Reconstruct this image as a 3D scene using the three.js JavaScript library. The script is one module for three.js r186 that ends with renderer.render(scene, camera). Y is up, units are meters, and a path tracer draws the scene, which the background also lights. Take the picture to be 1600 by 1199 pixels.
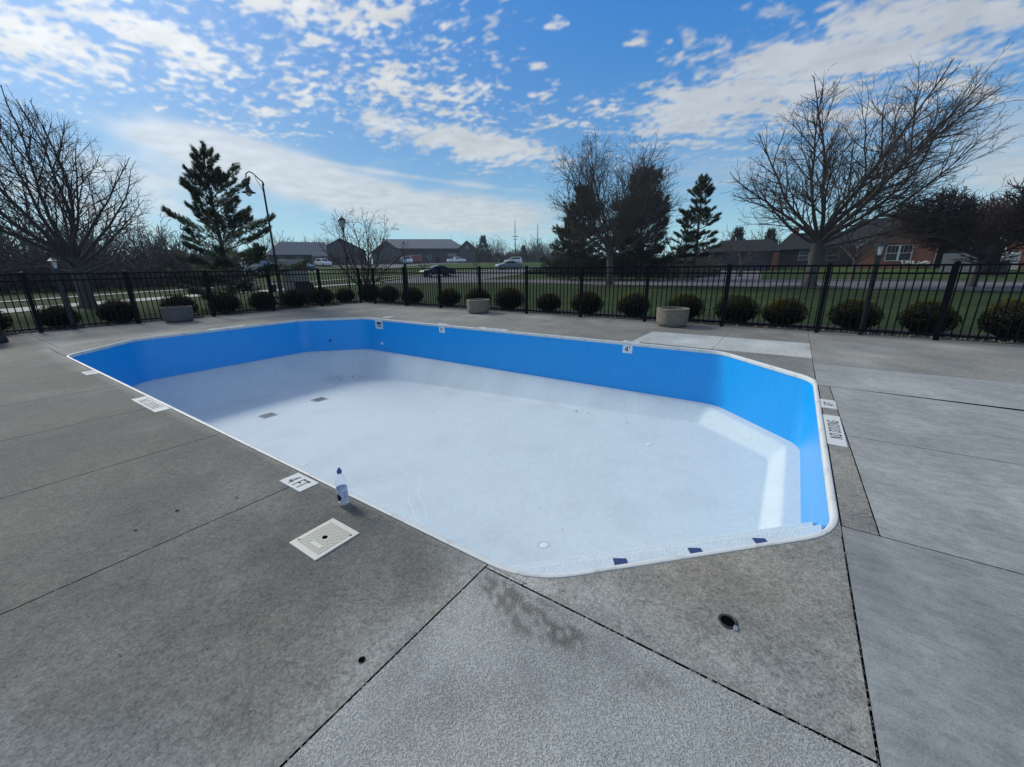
import * as THREE from 'three';
import { mergeGeometries } from 'three/addons/utils/BufferGeometryUtils.js';
import { RoundedBoxGeometry } from 'three/addons/geometries/RoundedBoxGeometry.js';

// ---------------------------------------------------------------- camera, sky, sun, exposure
const scene = new THREE.Scene();
const camera = new THREE.PerspectiveCamera(2 * Math.atan(599.5 / 630.65) * 180 / Math.PI, 1024 / 767, 0.05, 4000);
const FWD = new THREE.Vector3(0.564, 0, 0.8258);            // level viewing direction; x runs along the pool, z across it
const PITCH = -16.306 * Math.PI / 180;
camera.position.set(0, 1.6, 0);
camera.lookAt(FWD.x * Math.cos(PITCH), 1.6 + Math.sin(PITCH), FWD.z * Math.cos(PITCH));
camera.rotateZ(-0.668 * Math.PI / 180);
const renderer = new THREE.WebGLRenderer();
renderer.toneMapping = THREE.LinearToneMapping;
renderer.toneMappingExposure = 0.68;
renderer.shadowMap.enabled = true;
renderer.outputColorSpace = THREE.SRGBColorSpace;

const SUN_EL = 33 * Math.PI / 180, SUN_AZ = 3 * Math.PI / 180;   // from +x towards +z
const SUN_DIR = new THREE.Vector3(Math.cos(SUN_EL) * Math.cos(SUN_AZ), Math.sin(SUN_EL), Math.cos(SUN_EL) * Math.sin(SUN_AZ));
const sun = new THREE.DirectionalLight(new THREE.Color(1, 0.985, 0.86), 4.0);
sun.name = 'sun';
sun.position.copy(SUN_DIR).multiplyScalar(120);
sun.castShadow = true;
sun.shadow.radius = 26;
sun.shadow.mapSize.set(4096, 4096);
Object.assign(sun.shadow.camera, { left: -60, right: 60, top: 60, bottom: -60, near: 1, far: 300 });
scene.add(sun, sun.target);

// ---------------------------------------------------------------- noise and random numbers
function rng(seed) { let s = seed | 0; return () => { s = (s + 0x6d2b79f5) | 0; let t = Math.imul(s ^ (s >>> 15), 1 | s); t = (t + Math.imul(t ^ (t >>> 7), 61 | t)) ^ t; return ((t ^ (t >>> 14)) >>> 0) / 4294967296; }; }
const hash = (x, y, s) => { let h = Math.imul(x, 374761393) + Math.imul(y, 668265263) + Math.imul(s, 974634757); h = Math.imul(h ^ (h >>> 13), 1274126177); return ((h ^ (h >>> 16)) >>> 0) / 4294967296; };
function vnoise(x, y, s = 0, per = 0) {
  const xi = Math.floor(x), yi = Math.floor(y), fx = x - xi, fy = y - yi;
  const u = fx * fx * (3 - 2 * fx), v = fy * fy * (3 - 2 * fy);
  const m = per ? (n) => ((n % per) + per) % per : (n) => n;
  const a = hash(m(xi), m(yi), s), b = hash(m(xi + 1), m(yi), s), c = hash(m(xi), m(yi + 1), s), d = hash(m(xi + 1), m(yi + 1), s);
  return a + (b - a) * u + (c - a) * v + (a - b - c + d) * u * v;
}
function fbm(x, y, oct = 4, s = 0, per = 0) { let a = 0.5, t = 0, n = 0; for (let i = 0; i < oct; i++) { t += a * vnoise(x, y, s + i * 17, per); n += a; a *= 0.5; x *= 2; y *= 2; per *= 2; } return t / n; }
const sstep = (a, b, t) => { t = Math.min(1, Math.max(0, (t - a) / (b - a))); return t * t * (3 - 2 * t); };
const lerp = (a, b, t) => a + (b - a) * t;
const DEG = Math.PI / 180;

// ---------------------------------------------------------------- sky: air and broken altocumulus, brighter towards the sun
// kind, azimuth from the viewing direction, elevation, half width, half height, tilt (degrees), amount
const CLOUDS = ('p,-44.1,18.1,3.8,2.5,-10,1 p,-40.9,16.9,2.8,1.3,-4,0.6 p,-35.6,20.4,6.7,2.3,-12,1 p,-31.8,19.5,2.9,1.3,-10,0.7 p,-22.7,25.1,12.3,1.3,3,1 p,-13.4,26.1,3.8,1.1,-3,0.7 p,-39.3,16.5,1.4,0.5,12,0.6 p,-36.2,16.9,1.5,0.5,11,0.6 '
  + 'p,-19.2,23.2,6.2,1.7,-2,0.5 p,-23.2,18.5,4.5,1.3,6,0.55 p,-20.4,19.6,4.5,1.1,-3,0.6 p,-11.9,19.5,7.8,2.2,-6,0.8 p,-8.2,17.9,5.1,1.4,-7,0.75 p,-27.0,16.1,2.2,0.5,7,0.8 p,-32.8,14.4,1.4,0.5,8,0.6 p,-28.2,14.2,3.7,0.8,6,0.5 p,-7.1,22.8,5.5,1.6,-7,0.4 '
  + 'w,-13.7,15.7,8.8,1.1,-9,0.6 w,-4.5,14.4,9.3,1.8,-11,0.95 w,3.6,13.7,4.7,0.8,-6,0.55 s,-34.4,11.9,6.0,1.0,-7,0.6 s,-28.2,11.0,11.1,1.6,-11,0.85 s,-21.8,9.2,13.2,2.2,-16,0.95 s,-12.1,7.2,17.3,2.0,-8,0.75 s,-4.4,6.9,10.8,2.5,-5,0.7 s,-41.7,7.2,10.0,3.6,5,0.75 s,-11.1,10.6,15.2,0.3,-6,0.5 '
  + 'r,22.8,16.4,6.6,2.8,11,0.9 r,28.8,18.0,7.1,3.2,6,1 r,35.6,18.7,5.7,3.1,7,0.95 r,40.9,18.9,4.1,2.6,13,0.85 r,45.1,18.5,2.1,3.0,23,0.75 r,35.0,14.0,6.9,2.1,-6,0.7 r,18.7,16.4,3.1,1.5,12,0.6 r,43.1,14.3,4.4,1.7,-9,0.55 r,46.0,14.7,2.9,1.0,-16,0.6 '
  + 's,25.5,10.5,8.9,1.9,-1,0.6 s,40.5,10.7,8.9,4.0,-11,0.4 s,47.7,10.5,3.4,3.0,-12,0.6 s,49.0,6.0,3.4,2.4,-8,0.6 p,5.0,25.2,1.0,0.4,-3,0.9 p,15.3,23.0,1.6,0.5,-7,1 w,20.5,22.3,0.9,1.1,-54,0.8 p,3.5,19.2,1.5,0.4,-2,0.9 p,5.5,20.3,0.9,0.3,-3,0.8 p,3.4,21.6,0.9,0.3,-2,0.8 '
  + 'p,4.8,16.3,1.5,0.6,-2,0.75 p,8.3,16.2,1.2,0.4,-3,0.75 p,12.1,17.6,2.4,0.9,-5,0.6 p,-1.1,21.9,0.9,0.4,0,1 p,-4.8,26.4,0.7,0.3,1,0.8').split(' ').map((t) => { const [k, ...n] = t.split(','); return [k, ...n.map(Number)]; });
{
  const W = 3072, H = 1536, data = new Float32Array(W * H * 4), fa = Math.atan2(FWD.z, FWD.x);
  for (let j = 0; j < H; j++) {
    const el = ((j + 0.5) / H - 0.5) * Math.PI, eld = el / DEG, y = Math.sin(el), ce = Math.cos(el);
    for (let i = 0; i < W; i++) {
      const o = (j * W + i) * 4;
      data[o + 3] = 1;
      if (eld < -0.5) { data[o] = 0.10; data[o + 1] = 0.11; data[o + 2] = 0.10; continue; }
      const th = ((i + 0.5) / W - 0.5) * 2 * Math.PI, x = ce * Math.cos(th), z = ce * Math.sin(th);
      const cs = x * SUN_DIR.x + y * SUN_DIR.y + z * SUN_DIR.z, near = Math.max(0, cs);
      const a = Math.max(0, eld);
      // clear air
      const t2 = Math.exp(-a / 10), zen = sstep(26, 75, a), dim = 1 - 0.5 * zen;
      let r = (0.004 + 0.80 * t2) * dim, g = (0.252 + 1.03 * t2) * dim, b = (0.87 + 0.38 * t2) * (1 - 0.44 * zen);
      const glow = 0.20 * near ** 3 + 0.55 * near ** 14;
      r += glow * 0.8; g += glow * 0.92; b += glow;
      // clouds, on a sheet high above, so that they shrink towards the horizon
      const px = x / (y + 0.07), pz = z / (y + 0.07);
      const az = (((th - fa) / DEG + 540) % 360) - 180;   // positive to the right of the viewing direction
      let P = 0, S = 0, R = 0, Wp = 0;
      const inFrame = Math.abs(az) < 62 && eld < 34;
      if (inFrame) {
        for (const [k, ca, ceq, hw, hh, rot, amt] of CLOUDS) {
          const dx = (az - ca) * ce, dy = eld - ceq;
          if (Math.abs(dx) > hw * 2.6 + hh || Math.abs(dy) > hw * 1.3 + hh * 2.6) continue;
          const c = Math.cos(rot * DEG), s = Math.sin(rot * DEG), u = (dx * c + dy * s) / hw, v = (-dx * s + dy * c) / hh, q = Math.exp(-(u * u + v * v) * 0.9) * amt;
          if (k === 'p') P = Math.max(P, q) + 0.25 * Math.min(P, q); else if (k === 's') S += q; else if (k === 'r') R = Math.max(R, q) + 0.3 * Math.min(R, q); else Wp += q;
        }
      }
      const edge = Math.max(sstep(52, 66, Math.abs(az)), sstep(28, 36, eld));
      if (edge > 0) { const m = sstep(0.46, 0.66, fbm(px * 0.8 + 3, pz * 0.8 + 9, 3, 71)); P += edge * m * 0.8; S += edge * 0.35 * fbm(px * 0.5, pz * 0.5, 3, 91); }
      const wx = px + 0.10 * (fbm(px * 3, pz * 3, 2, 5) - 0.5), wz = pz + 0.10 * (fbm(px * 3 + 40, pz * 3, 2, 6) - 0.5);
      let d = 0;
      if (P > 0.02) { const n = 0.36 * fbm(wx * 7 + wz * 3, wz * 9 - wx * 1.6, 4, 11) + 0.64 * fbm(wx * 22 + wz * 10, wz * 30 - wx * 7, 4, 13); d = Math.max(d, sstep(0.0, 0.95, Math.min(P, 1.0) * 0.98 + (n - 0.5) * 3.2 - 0.13) * 0.95); }
      if (R > 0.02) { const rp = 0.5 + 0.5 * Math.sin((wx * 0.55 + wz * 0.85) * 24 + 5 * fbm(wx * 2.5, wz * 2.5, 3, 23)); const n = 0.22 * fbm(wx * 5, wz * 5, 3, 21) + 0.60 * fbm(wx * 26 - wz * 9, wz * 28 + wx * 6, 4, 24) + 0.18 * rp; d = Math.max(d, sstep(0.0, 1.05, R * 1.3 + (n - 0.5) * 3.0 - 0.12) * 0.82); }
      if (S > 0.02) { const n = fbm(wx * 1.1 + wz * 0.5, wz * 3.2 - wx * 1.2, 5, 31); d = Math.max(d, sstep(0.0, 1.0, S * 1.05 + (n - 0.5) * 0.9 - 0.12) * 0.74); }
      if (Wp > 0.02) { const n = 0.5 * fbm(wx * 3 + wz, wz * 7 - wx * 2, 4, 41) + 0.5 * fbm(wx * 14 + wz * 4, wz * 22 - wx * 6, 4, 43); d = Math.max(d, sstep(0.05, 0.8, Wp * 1.1 + (n - 0.5) * 2.6 - 0.26) * 0.85); }
      const sh = 0.86 + 0.28 * (fbm(wx * 9, wz * 9, 3, 51) - 0.4);
      const L = (1.0 + 0.26 * near ** 2 + 0.5 * near ** 10) * sh;
      r = lerp(r, L * 0.97, d); g = lerp(g, L * 1.005, d); b = lerp(b, L * 1.02, d);
      data[o] = r; data[o + 1] = g; data[o + 2] = b;
    }
  }
  const sky = new THREE.DataTexture(data, W, H, THREE.RGBAFormat, THREE.FloatType);
  sky.mapping = THREE.EquirectangularReflectionMapping; sky.colorSpace = THREE.LinearSRGBColorSpace;
  sky.magFilter = THREE.LinearFilter; sky.minFilter = THREE.LinearFilter; sky.wrapS = THREE.RepeatWrapping; sky.needsUpdate = true;
  scene.background = sky; scene.environment = sky;
}

// ---------------------------------------------------------------- naming helpers
const taken = new Map();
function numbered(n) { const k = taken.get(n) ?? 0; taken.set(n, k + 1); return k ? `${n}_${String(k).padStart(3, '0')}` : n; }
function shade(o) { o.traverse((m) => { if (m.isMesh) { m.castShadow = true; m.receiveShadow = true; } }); return o; }
function thing(name, label, category, pos = [0, 0, 0], turn = 0, group) {
  const o = new THREE.Group(); o.name = numbered(name); o.position.set(...pos); o.rotation.y = turn;
  o.userData = { label, category }; if (group) o.userData.group = group;
  scene.add(o); return o;
}
function struct(name, kind = 'structure', label) { const o = new THREE.Group(); o.name = numbered(name); o.userData = { kind }; if (label) o.userData.label = label; scene.add(o); return o; }
function part(parent, name, geo, mat, label) {
  const m = new THREE.Mesh(Array.isArray(geo) ? mergeGeometries(geo.map((g) => { const q = g.index ? g.toNonIndexed() : g; for (const k of Object.keys(q.attributes)) if (!['position', 'normal', 'uv'].includes(k)) q.deleteAttribute(k); return q; })) : geo, mat);
  m.name = name; m.castShadow = m.receiveShadow = true; if (label) m.userData.label = label; parent.add(m); return m;
}
function top(name, geo, mat, kind) { const m = part(scene, numbered(name), geo, mat); if (kind) m.userData.kind = kind; return m; }
function dup(src, label, pos, turn, scale) {
  const c = src.clone(); c.name = numbered(src.name.replace(/_\d{3}$/, '')); c.userData = { ...src.userData }; if (label) c.userData.label = label;
  c.position.set(...pos); if (turn !== undefined) c.rotation.y = turn; if (scale) c.scale.setScalar(scale); scene.add(c); return c;
}
const box = (w, h, d, x = 0, y = 0, z = 0) => { const g = new THREE.BoxGeometry(w, h, d); g.translate(x, y, z); return g; };
const rbox = (w, h, d, r, x = 0, y = 0, z = 0, seg = 2) => { const g = new RoundedBoxGeometry(w, h, d, seg, r); g.translate(x, y, z); return g; };
const cyl = (r0, r1, h, n, x = 0, y = 0, z = 0) => { const g = new THREE.CylinderGeometry(r0, r1, h, n); g.translate(x, y, z); return g; };
const lathe = (pts, n, x = 0, y = 0, z = 0) => { const g = new THREE.LatheGeometry(pts.map((p) => new THREE.Vector2(p[0], p[1])), n); g.translate(x, y, z); return g; };
function prism(poly, depth, bevel = 0) { const s = new THREE.Shape(poly.map((p) => new THREE.Vector2(p[0], p[1]))); return new THREE.ExtrudeGeometry(s, { depth, bevelEnabled: bevel > 0, bevelSize: bevel, bevelThickness: bevel, bevelSegments: 2 }); }

// the lay of the land: level round the pool, rising gently towards the far street
const landAt = (x, z) => { const D = Math.hypot(x, z); return 0.95 * sstep(52, 78, D) + 1.6 * sstep(78, 135, D); };
const facing = (x, z) => Math.atan2(-x, -z);          // turn that points a thing's front at the pool deck
// ---------------------------------------------------------------- materials
const std = (r, g, b, rough = 0.8, metal = 0, extra = {}) => new THREE.MeshStandardMaterial({ color: new THREE.Color().setRGB(r, g, b), roughness: rough, metalness: metal, ...extra });
function tile(size, fn, srgb = false, chans = 1) {           // a repeating texture computed per pixel; fn returns 0..1 or [r,g,b]
  const d = new Uint8Array(size * size * 4);
  for (let j = 0; j < size; j++) for (let i = 0; i < size; i++) { const v = fn(i / size, j / size), o = (j * size + i) * 4; for (let c = 0; c < 3; c++) d[o + c] = Math.min(255, Math.max(0, (Array.isArray(v) ? v[c] : v) * 255)); d[o + 3] = 255; }
  const t = new THREE.DataTexture(d, size, size, THREE.RGBAFormat); t.wrapS = t.wrapT = THREE.RepeatWrapping; t.magFilter = THREE.LinearFilter; t.minFilter = THREE.LinearMipmapLinearFilter; if (srgb) t.colorSpace = THREE.SRGBColorSpace; t.needsUpdate = true; return t;
}
const rep = (t, k) => { const c = t.clone(); c.repeat.set(k, k); c.needsUpdate = true; return c; };

// concrete with exposed fine gravel: pale and dark grains
const aggColour = tile(1024, (u, v) => {
  const cell = vnoise(u * 260, v * 260, 3, 260), big = fbm(u * 40, v * 40, 4, 5, 40), mid = vnoise(u * 120, v * 120, 9, 120);
  let L = 0.70 + (cell - 0.5) * 0.42 + (big - 0.5) * 0.34 + (mid - 0.5) * 0.34;
  const pick = hash(Math.floor(u * 300), Math.floor(v * 300), 8); if (pick > 0.985) L += 0.20; if (pick < 0.02) L -= 0.26;
  const w = vnoise(u * 210, v * 210, 12, 210) - 0.5; return [L + w * 0.05, L, L - w * 0.06];
});
const aggBump = tile(1024, (u, v) => 0.5 + 0.55 * (vnoise(u * 300, v * 300, 3, 300) - 0.5) + 0.45 * (vnoise(u * 140, v * 140, 4, 140) - 0.5));
// rough stippled coat, short worm-like ridges
const coarseHeight = (u, v) => { const wx = u * 92 + 1.6 * fbm(u * 32, v * 32, 2, 61, 32), wz = v * 92 + 1.6 * fbm(u * 32, v * 32, 2, 62, 32); const n = 0.55 * vnoise(wx * 1.5, wz * 2.5, 63) + 0.45 * vnoise(wx * 4, wz * 4, 64); return sstep(0.30, 0.64, n); };
const coarseMap = (() => { const n = 1024, h = new Float32Array(n * n); for (let j = 0; j < n; j++) for (let i = 0; i < n; i++) { const u = i / n, v = j / n, a = coarseHeight(u, v); const e = 0.06, bu = u < e ? (1 - u / e) : 0, bv = v < e ? (1 - v / e) : 0; let r = a; if (bu) r = lerp(r, coarseHeight(u + 1, v), bu); if (bv) r = lerp(r, coarseHeight(u, v + 1), bv); h[j * n + i] = r; } return { n, h }; })();
const coarseAt = (u, v) => coarseMap.h[Math.min(1023, Math.floor(v * 1024)) * 1024 + Math.min(1023, Math.floor(u * 1024))];
const coarseBump = tile(1024, (u, v) => coarseAt(u, v));
const coarseColour = tile(1024, (u, v) => { const a = coarseAt(u, v); return 0.56 + 0.19 * a + (vnoise(u * 300, v * 300, 3, 300) - 0.5) * 0.30; });
// trowelled patching cement: streaky
const resColour = tile(1024, (u, v) => 0.72 + (fbm(u * 14, v * 90, 4, 31, 14) - 0.5) * 0.26 + (vnoise(u * 260, v * 260, 3, 260) - 0.5) * 0.22 + (fbm(u * 30, v * 30, 4, 35, 30) - 0.5) * 0.26);
const resBump = tile(1024, (u, v) => 0.5 + 0.6 * (fbm(u * 20, v * 120, 4, 33, 20) - 0.5) + 0.5 * (vnoise(u * 300, v * 300, 3, 300) - 0.5));
const deckMat = {
  agg: new THREE.MeshStandardMaterial({ map: aggColour, bumpMap: aggBump, bumpScale: 0.0016, roughness: 0.86, vertexColors: true }),
  coarse: new THREE.MeshStandardMaterial({ map: coarseColour, bumpMap: coarseBump, bumpScale: 0.0021, roughness: 0.84, vertexColors: true }),
  res: new THREE.MeshStandardMaterial({ map: resColour, bumpMap: resBump, bumpScale: 0.0013, roughness: 0.82, vertexColors: true }),
};
const plasterColour = tile(1024, (u, v) => 0.88 + (vnoise(u * 330, v * 330, 3, 330) - 0.5) * 0.13 + (fbm(u * 24, v * 24, 4, 45, 24) - 0.5) * 0.10 - (hash(Math.floor(u * 256), Math.floor(v * 256), 8) > 0.992 ? 0.14 : 0));
const plasterBump = tile(1024, (u, v) => 0.55 * vnoise(u * 256, v * 256, 46, 256) + 0.45 * vnoise(u * 110, v * 110, 47, 110));
const M = {
  joint: std(0.055, 0.055, 0.055, 0.95),
  blue: new THREE.MeshPhysicalMaterial({ color: new THREE.Color().setRGB(0.004, 0.35, 0.84), map: tile(512, (u, v) => 0.955 + 0.10 * (fbm(u * 6, v * 6, 5, 177, 6) - 0.5) - 0.05 * sstep(0.62, 0.72, fbm(u * 40, v * 5, 3, 178, 5))), roughness: 0.32, bumpMap: rep(tile(512, (u, v) => fbm(u * 8, v * 8, 5, 77, 8)), 1), bumpScale: 0.003 }),
  plaster: new THREE.MeshStandardMaterial({ color: new THREE.Color().setRGB(0.655, 0.745, 0.79), map: plasterColour, bumpMap: plasterBump, bumpScale: 0.0014, roughness: 0.8, vertexColors: true }),
  plasterStep: new THREE.MeshStandardMaterial({ color: new THREE.Color().setRGB(0.68, 0.765, 0.80), map: rep(plasterColour, 1), bumpMap: rep(plasterBump, 1), bumpScale: 0.003, roughness: 0.8 }),
  coping: new THREE.MeshStandardMaterial({ color: new THREE.Color().setRGB(0.74, 0.73, 0.70), map: tile(512, (u, v) => { const c = fbm(u * 10, v * 10, 4, 81, 10), s = vnoise(u * 150, v * 150, 82, 150); return 0.92 - 0.30 * sstep(0.58, 0.78, c) * s - 0.06 * s; }), roughness: 0.6 }),
  white: std(0.78, 0.79, 0.78, 0.5), whitePlastic: std(0.80, 0.80, 0.79, 0.35), cream: std(0.60, 0.575, 0.49, 0.55), creamDark: std(0.50, 0.48, 0.41, 0.6),
  black: std(0.012, 0.013, 0.015, 0.42), blackDull: new THREE.MeshPhysicalMaterial({ color: new THREE.Color().setRGB(0.006, 0.0075, 0.010), roughness: 0.75, specularIntensity: 0.22 }), dark: std(0.02, 0.021, 0.023, 0.9),
  navy: std(0.03, 0.055, 0.16, 0.5), drain: std(0.30, 0.33, 0.40, 0.6), hole: new THREE.MeshPhysicalMaterial({ color: new THREE.Color().setRGB(0.004, 0.004, 0.004), roughness: 1, specularIntensity: 0 }), steel: std(0.45, 0.46, 0.48, 0.35, 0.8),  // hole: flat black painted as the shade inside openings
  bark: new THREE.MeshStandardMaterial({ color: new THREE.Color().setRGB(0.085, 0.072, 0.062), roughness: 0.95 }),
  barkGrey: new THREE.MeshStandardMaterial({ color: new THREE.Color().setRGB(0.085, 0.076, 0.068), roughness: 0.95 }),
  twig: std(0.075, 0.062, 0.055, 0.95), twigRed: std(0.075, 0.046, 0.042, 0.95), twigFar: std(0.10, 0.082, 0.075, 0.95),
  asphalt: new THREE.MeshPhysicalMaterial({ specularIntensity: 0.4, color: new THREE.Color().setRGB(0.165, 0.16, 0.17), roughness: 0.9, map: rep(tile(512, (u, v) => 0.78 + (fbm(u * 12, v * 12, 5, 91, 12) - 0.5) * 0.3 + (vnoise(u * 200, v * 200, 92, 200) - 0.5) * 0.2), 0.2) }),
  concrete: new THREE.MeshStandardMaterial({ color: new THREE.Color().setRGB(0.40, 0.385, 0.365), roughness: 0.9, map: rep(tile(256, (u, v) => 0.85 + (fbm(u * 10, v * 10, 4, 93, 10) - 0.5) * 0.25), 0.3) }),
  grass: new THREE.MeshPhysicalMaterial({ specularIntensity: 0.12, color: new THREE.Color().setRGB(1, 1, 1), roughness: 0.95, vertexColors: true, map: rep(tile(512, (u, v) => { const n = fbm(u * 60, v * 60, 4, 95, 60), m = fbm(u * 9, v * 9, 4, 96, 9); const L = 0.62 + (n - 0.5) * 0.7 + (m - 0.5) * 0.4; return [L * (0.95 + 0.3 * (m - 0.5)), L, L * 0.9]; }), 0.25), bumpMap: rep(tile(512, (u, v) => fbm(u * 90, v * 90, 3, 97, 90)), 0.5), bumpScale: 0.05 }),
  mulch: new THREE.MeshStandardMaterial({ color: new THREE.Color().setRGB(0.045, 0.036, 0.030), roughness: 0.95, map: tile(512, (u, v) => 0.45 + 0.9 * (fbm(u * 50, v * 50, 3, 99, 50) - 0.2)), bumpMap: tile(512, (u, v) => fbm(u * 50, v * 50, 3, 99, 50)), bumpScale: 0.04 }),
  needle: new THREE.MeshPhysicalMaterial({ specularIntensity: 0.3, color: new THREE.Color().setRGB(0.044, 0.074, 0.044), roughness: 0.8, vertexColors: true, transmission: 0.18, thickness: 0 }),
  leaf: new THREE.MeshPhysicalMaterial({ specularIntensity: 0.3, color: new THREE.Color().setRGB(1, 1, 1), roughness: 0.75, vertexColors: true, transmission: 0.4, thickness: 0 }),
  brick: new THREE.MeshStandardMaterial({ color: new THREE.Color().setRGB(0.26, 0.098, 0.055), roughness: 0.9, map: tile(512, (u, v) => { const row = Math.floor(v * 16), x = u * 8 + (row % 2) * 0.5, fx = x - Math.floor(x), fy = v * 16 - row; const mortar = fx < 0.05 || fy < 0.13; const t = hash(Math.floor(x) % 8, row, 4); return mortar ? [0.9, 1, 1] : [0.62 + 0.36 * t, 0.55 + 0.4 * t, 0.55 + 0.35 * t]; }) }),
  brickFar: std(0.085, 0.078, 0.084, 0.9),  // paler brick, distance haze painted into the wall colour
  brickDark: std(0.052, 0.042, 0.044, 0.9), siding: std(0.055, 0.064, 0.085, 0.8), roof: new THREE.MeshPhysicalMaterial({ specularIntensity: 0.2, color: new THREE.Color().setRGB(0.036, 0.038, 0.042), roughness: 0.92, map: tile(256, (u, v) => { const row = Math.floor(v * 16); return 0.62 + 0.35 * hash(Math.floor(u * 12 + row * 0.37) % 12, row, 5) - (v * 16 - row < 0.12 ? 0.2 : 0); }) }),
  roofLight: new THREE.MeshStandardMaterial({ color: new THREE.Color().setRGB(0.15, 0.165, 0.19), roughness: 0.9, map: tile(256, (u, v) => { const row = Math.floor(v * 16); return 0.72 + 0.25 * hash(Math.floor(u * 12 + row * 0.37) % 12, row, 5) - (v * 16 - row < 0.12 ? 0.15 : 0); }) }),
  trim: std(0.55, 0.55, 0.53, 0.6), trimGrey: std(0.24, 0.24, 0.235, 0.7), glass: new THREE.MeshPhysicalMaterial({ color: new THREE.Color().setRGB(0.02, 0.024, 0.028), roughness: 0.08 }),
  fencePanel: std(0.20, 0.205, 0.20, 0.85), stone: std(0.36, 0.33, 0.29, 0.9), capStone: std(0.40, 0.40, 0.37, 0.85),
  carDark: new THREE.MeshPhysicalMaterial({ color: new THREE.Color().setRGB(0.012, 0.02, 0.035), roughness: 0.3, clearcoat: 1, clearcoatRoughness: 0.08 }),
  carSilver: new THREE.MeshPhysicalMaterial({ color: new THREE.Color().setRGB(0.16, 0.19, 0.23), roughness: 0.3, metalness: 0.4, clearcoat: 1, clearcoatRoughness: 0.08 }),
  carWhite: new THREE.MeshPhysicalMaterial({ color: new THREE.Color().setRGB(0.78, 0.79, 0.80), roughness: 0.3, clearcoat: 1, clearcoatRoughness: 0.1 }),
  carRed: new THREE.MeshPhysicalMaterial({ color: new THREE.Color().setRGB(0.22, 0.012, 0.02), roughness: 0.4, clearcoat: 0.6 }),
  tyre: std(0.015, 0.015, 0.016, 0.9), lampGlass: new THREE.MeshPhysicalMaterial({ color: new THREE.Color().setRGB(0.75, 0.78, 0.78), roughness: 0.5, transmission: 0.45, thickness: 0 }),
  metalBrown: std(0.035, 0.032, 0.03, 0.5, 0.3), rust: std(0.10, 0.035, 0.02, 0.9),
};
const pebbleColour = tile(512, (u, v) => { const c = vnoise(u * 90, v * 90, 3, 90), k = vnoise(u * 40, v * 40, 7, 40); const L = 0.55 + (c - 0.5) * 0.85 + (k - 0.5) * 0.2; return [L * 1.04, L * 0.98, L * 0.9]; });
const pebbleBump = tile(512, (u, v) => vnoise(u * 90, v * 90, 3, 90));
M.pebble = new THREE.MeshStandardMaterial({ color: new THREE.Color().setRGB(0.42, 0.385, 0.33), map: pebbleColour, bumpMap: pebbleBump, bumpScale: 0.01, roughness: 0.9 });
M.pebbleGrey = new THREE.MeshStandardMaterial({ color: new THREE.Color().setRGB(0.24, 0.24, 0.245), map: pebbleColour, bumpMap: pebbleBump, bumpScale: 0.01, roughness: 0.9 });
// ---------------------------------------------------------------- pool outline: a rectangle with cut corners
const WALL_IN = 0.030;
const PX0 = -0.47, PX1 = 13.03, PZ0 = 1.47, PZ1 = 8.42, CUT = 1.39;
function outline(inset, radius, arc = 7) {                      // counter-clockwise seen from above (x right, z up), corners rounded
  const a = PX0 + inset, b = PX1 - inset, c = PZ0 + inset, d = PZ1 - inset, k = CUT - inset * (2 - Math.SQRT2);
  const P = [[a + k, c], [b - k, c], [b, c + k], [b, d - k], [b - k, d], [a + k, d], [a, d - k], [a, c + k]], out = [];
  for (let i = 0; i < 8; i++) {
    const p = P[i], q = P[(i + 7) % 8], r = P[(i + 1) % 8];
    const u = [q[0] - p[0], q[1] - p[1]], v = [r[0] - p[0], r[1] - p[1]], lu = Math.hypot(...u), lv = Math.hypot(...v), t = radius * Math.tan(22.5 * DEG);
    const s = [p[0] + u[0] / lu * t, p[1] + u[1] / lu * t], e = [p[0] + v[0] / lv * t, p[1] + v[1] / lv * t];
    for (let j = 0; j <= arc; j++) { const w = j / arc; out.push([(1 - w) ** 2 * s[0] + 2 * w * (1 - w) * p[0] + w * w * e[0], (1 - w) ** 2 * s[1] + 2 * w * (1 - w) * p[1] + w * w * e[1]]); }
    const n = [8, 40, 8, 16][i % 2 ? 0 : 1 + (i === 0 || i === 4 ? 0 : 2)], nx = P[(i + 1) % 8], e2 = [nx[0] - v[0] / lv * t, nx[1] - v[1] / lv * t];
    for (let j = 1; j < n; j++) out.push([lerp(e[0], e2[0], j / n), lerp(e[1], e2[1], j / n)]);
  }
  return out;
}
function sweep(rings, uvScale = 1) {                             // rings: arrays of [x,y,z], same length, closed; faces between successive rings
  const n = rings[0].length, pos = [], uv = [], idx = []; let acc = 0; const along = [0];
  for (let i = 1; i <= n; i++) { const a = rings[0][i - 1], b = rings[0][i % n]; acc += Math.hypot(a[0] - b[0], a[2] - b[2]); along.push(acc); }
  let h = 0;
  rings.forEach((R, k) => { if (k) h += Math.hypot(R[0][0] - rings[k - 1][0][0], R[0][1] - rings[k - 1][0][1], R[0][2] - rings[k - 1][0][2]); for (let i = 0; i <= n; i++) { pos.push(...R[i % n]); uv.push(along[i] * uvScale, h * uvScale); } });
  for (let k = 0; k + 1 < rings.length; k++) for (let i = 0; i < n; i++) { const a = k * (n + 1) + i, b = a + 1, c = a + n + 1, d = c + 1; idx.push(a, c, b, b, c, d); }
  const g = new THREE.BufferGeometry(); g.setAttribute('position', new THREE.Float32BufferAttribute(pos, 3)); g.setAttribute('uv', new THREE.Float32BufferAttribute(uv, 2)); g.setIndex(idx); g.computeVertexNormals(); return g;
}
const ring = (inset, y, r) => outline(inset, r).map(([x, z]) => [x, y, z]);
const bed = (x) => -1.28 - 0.045 * Math.min(10.8, Math.max(0, x));
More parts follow.
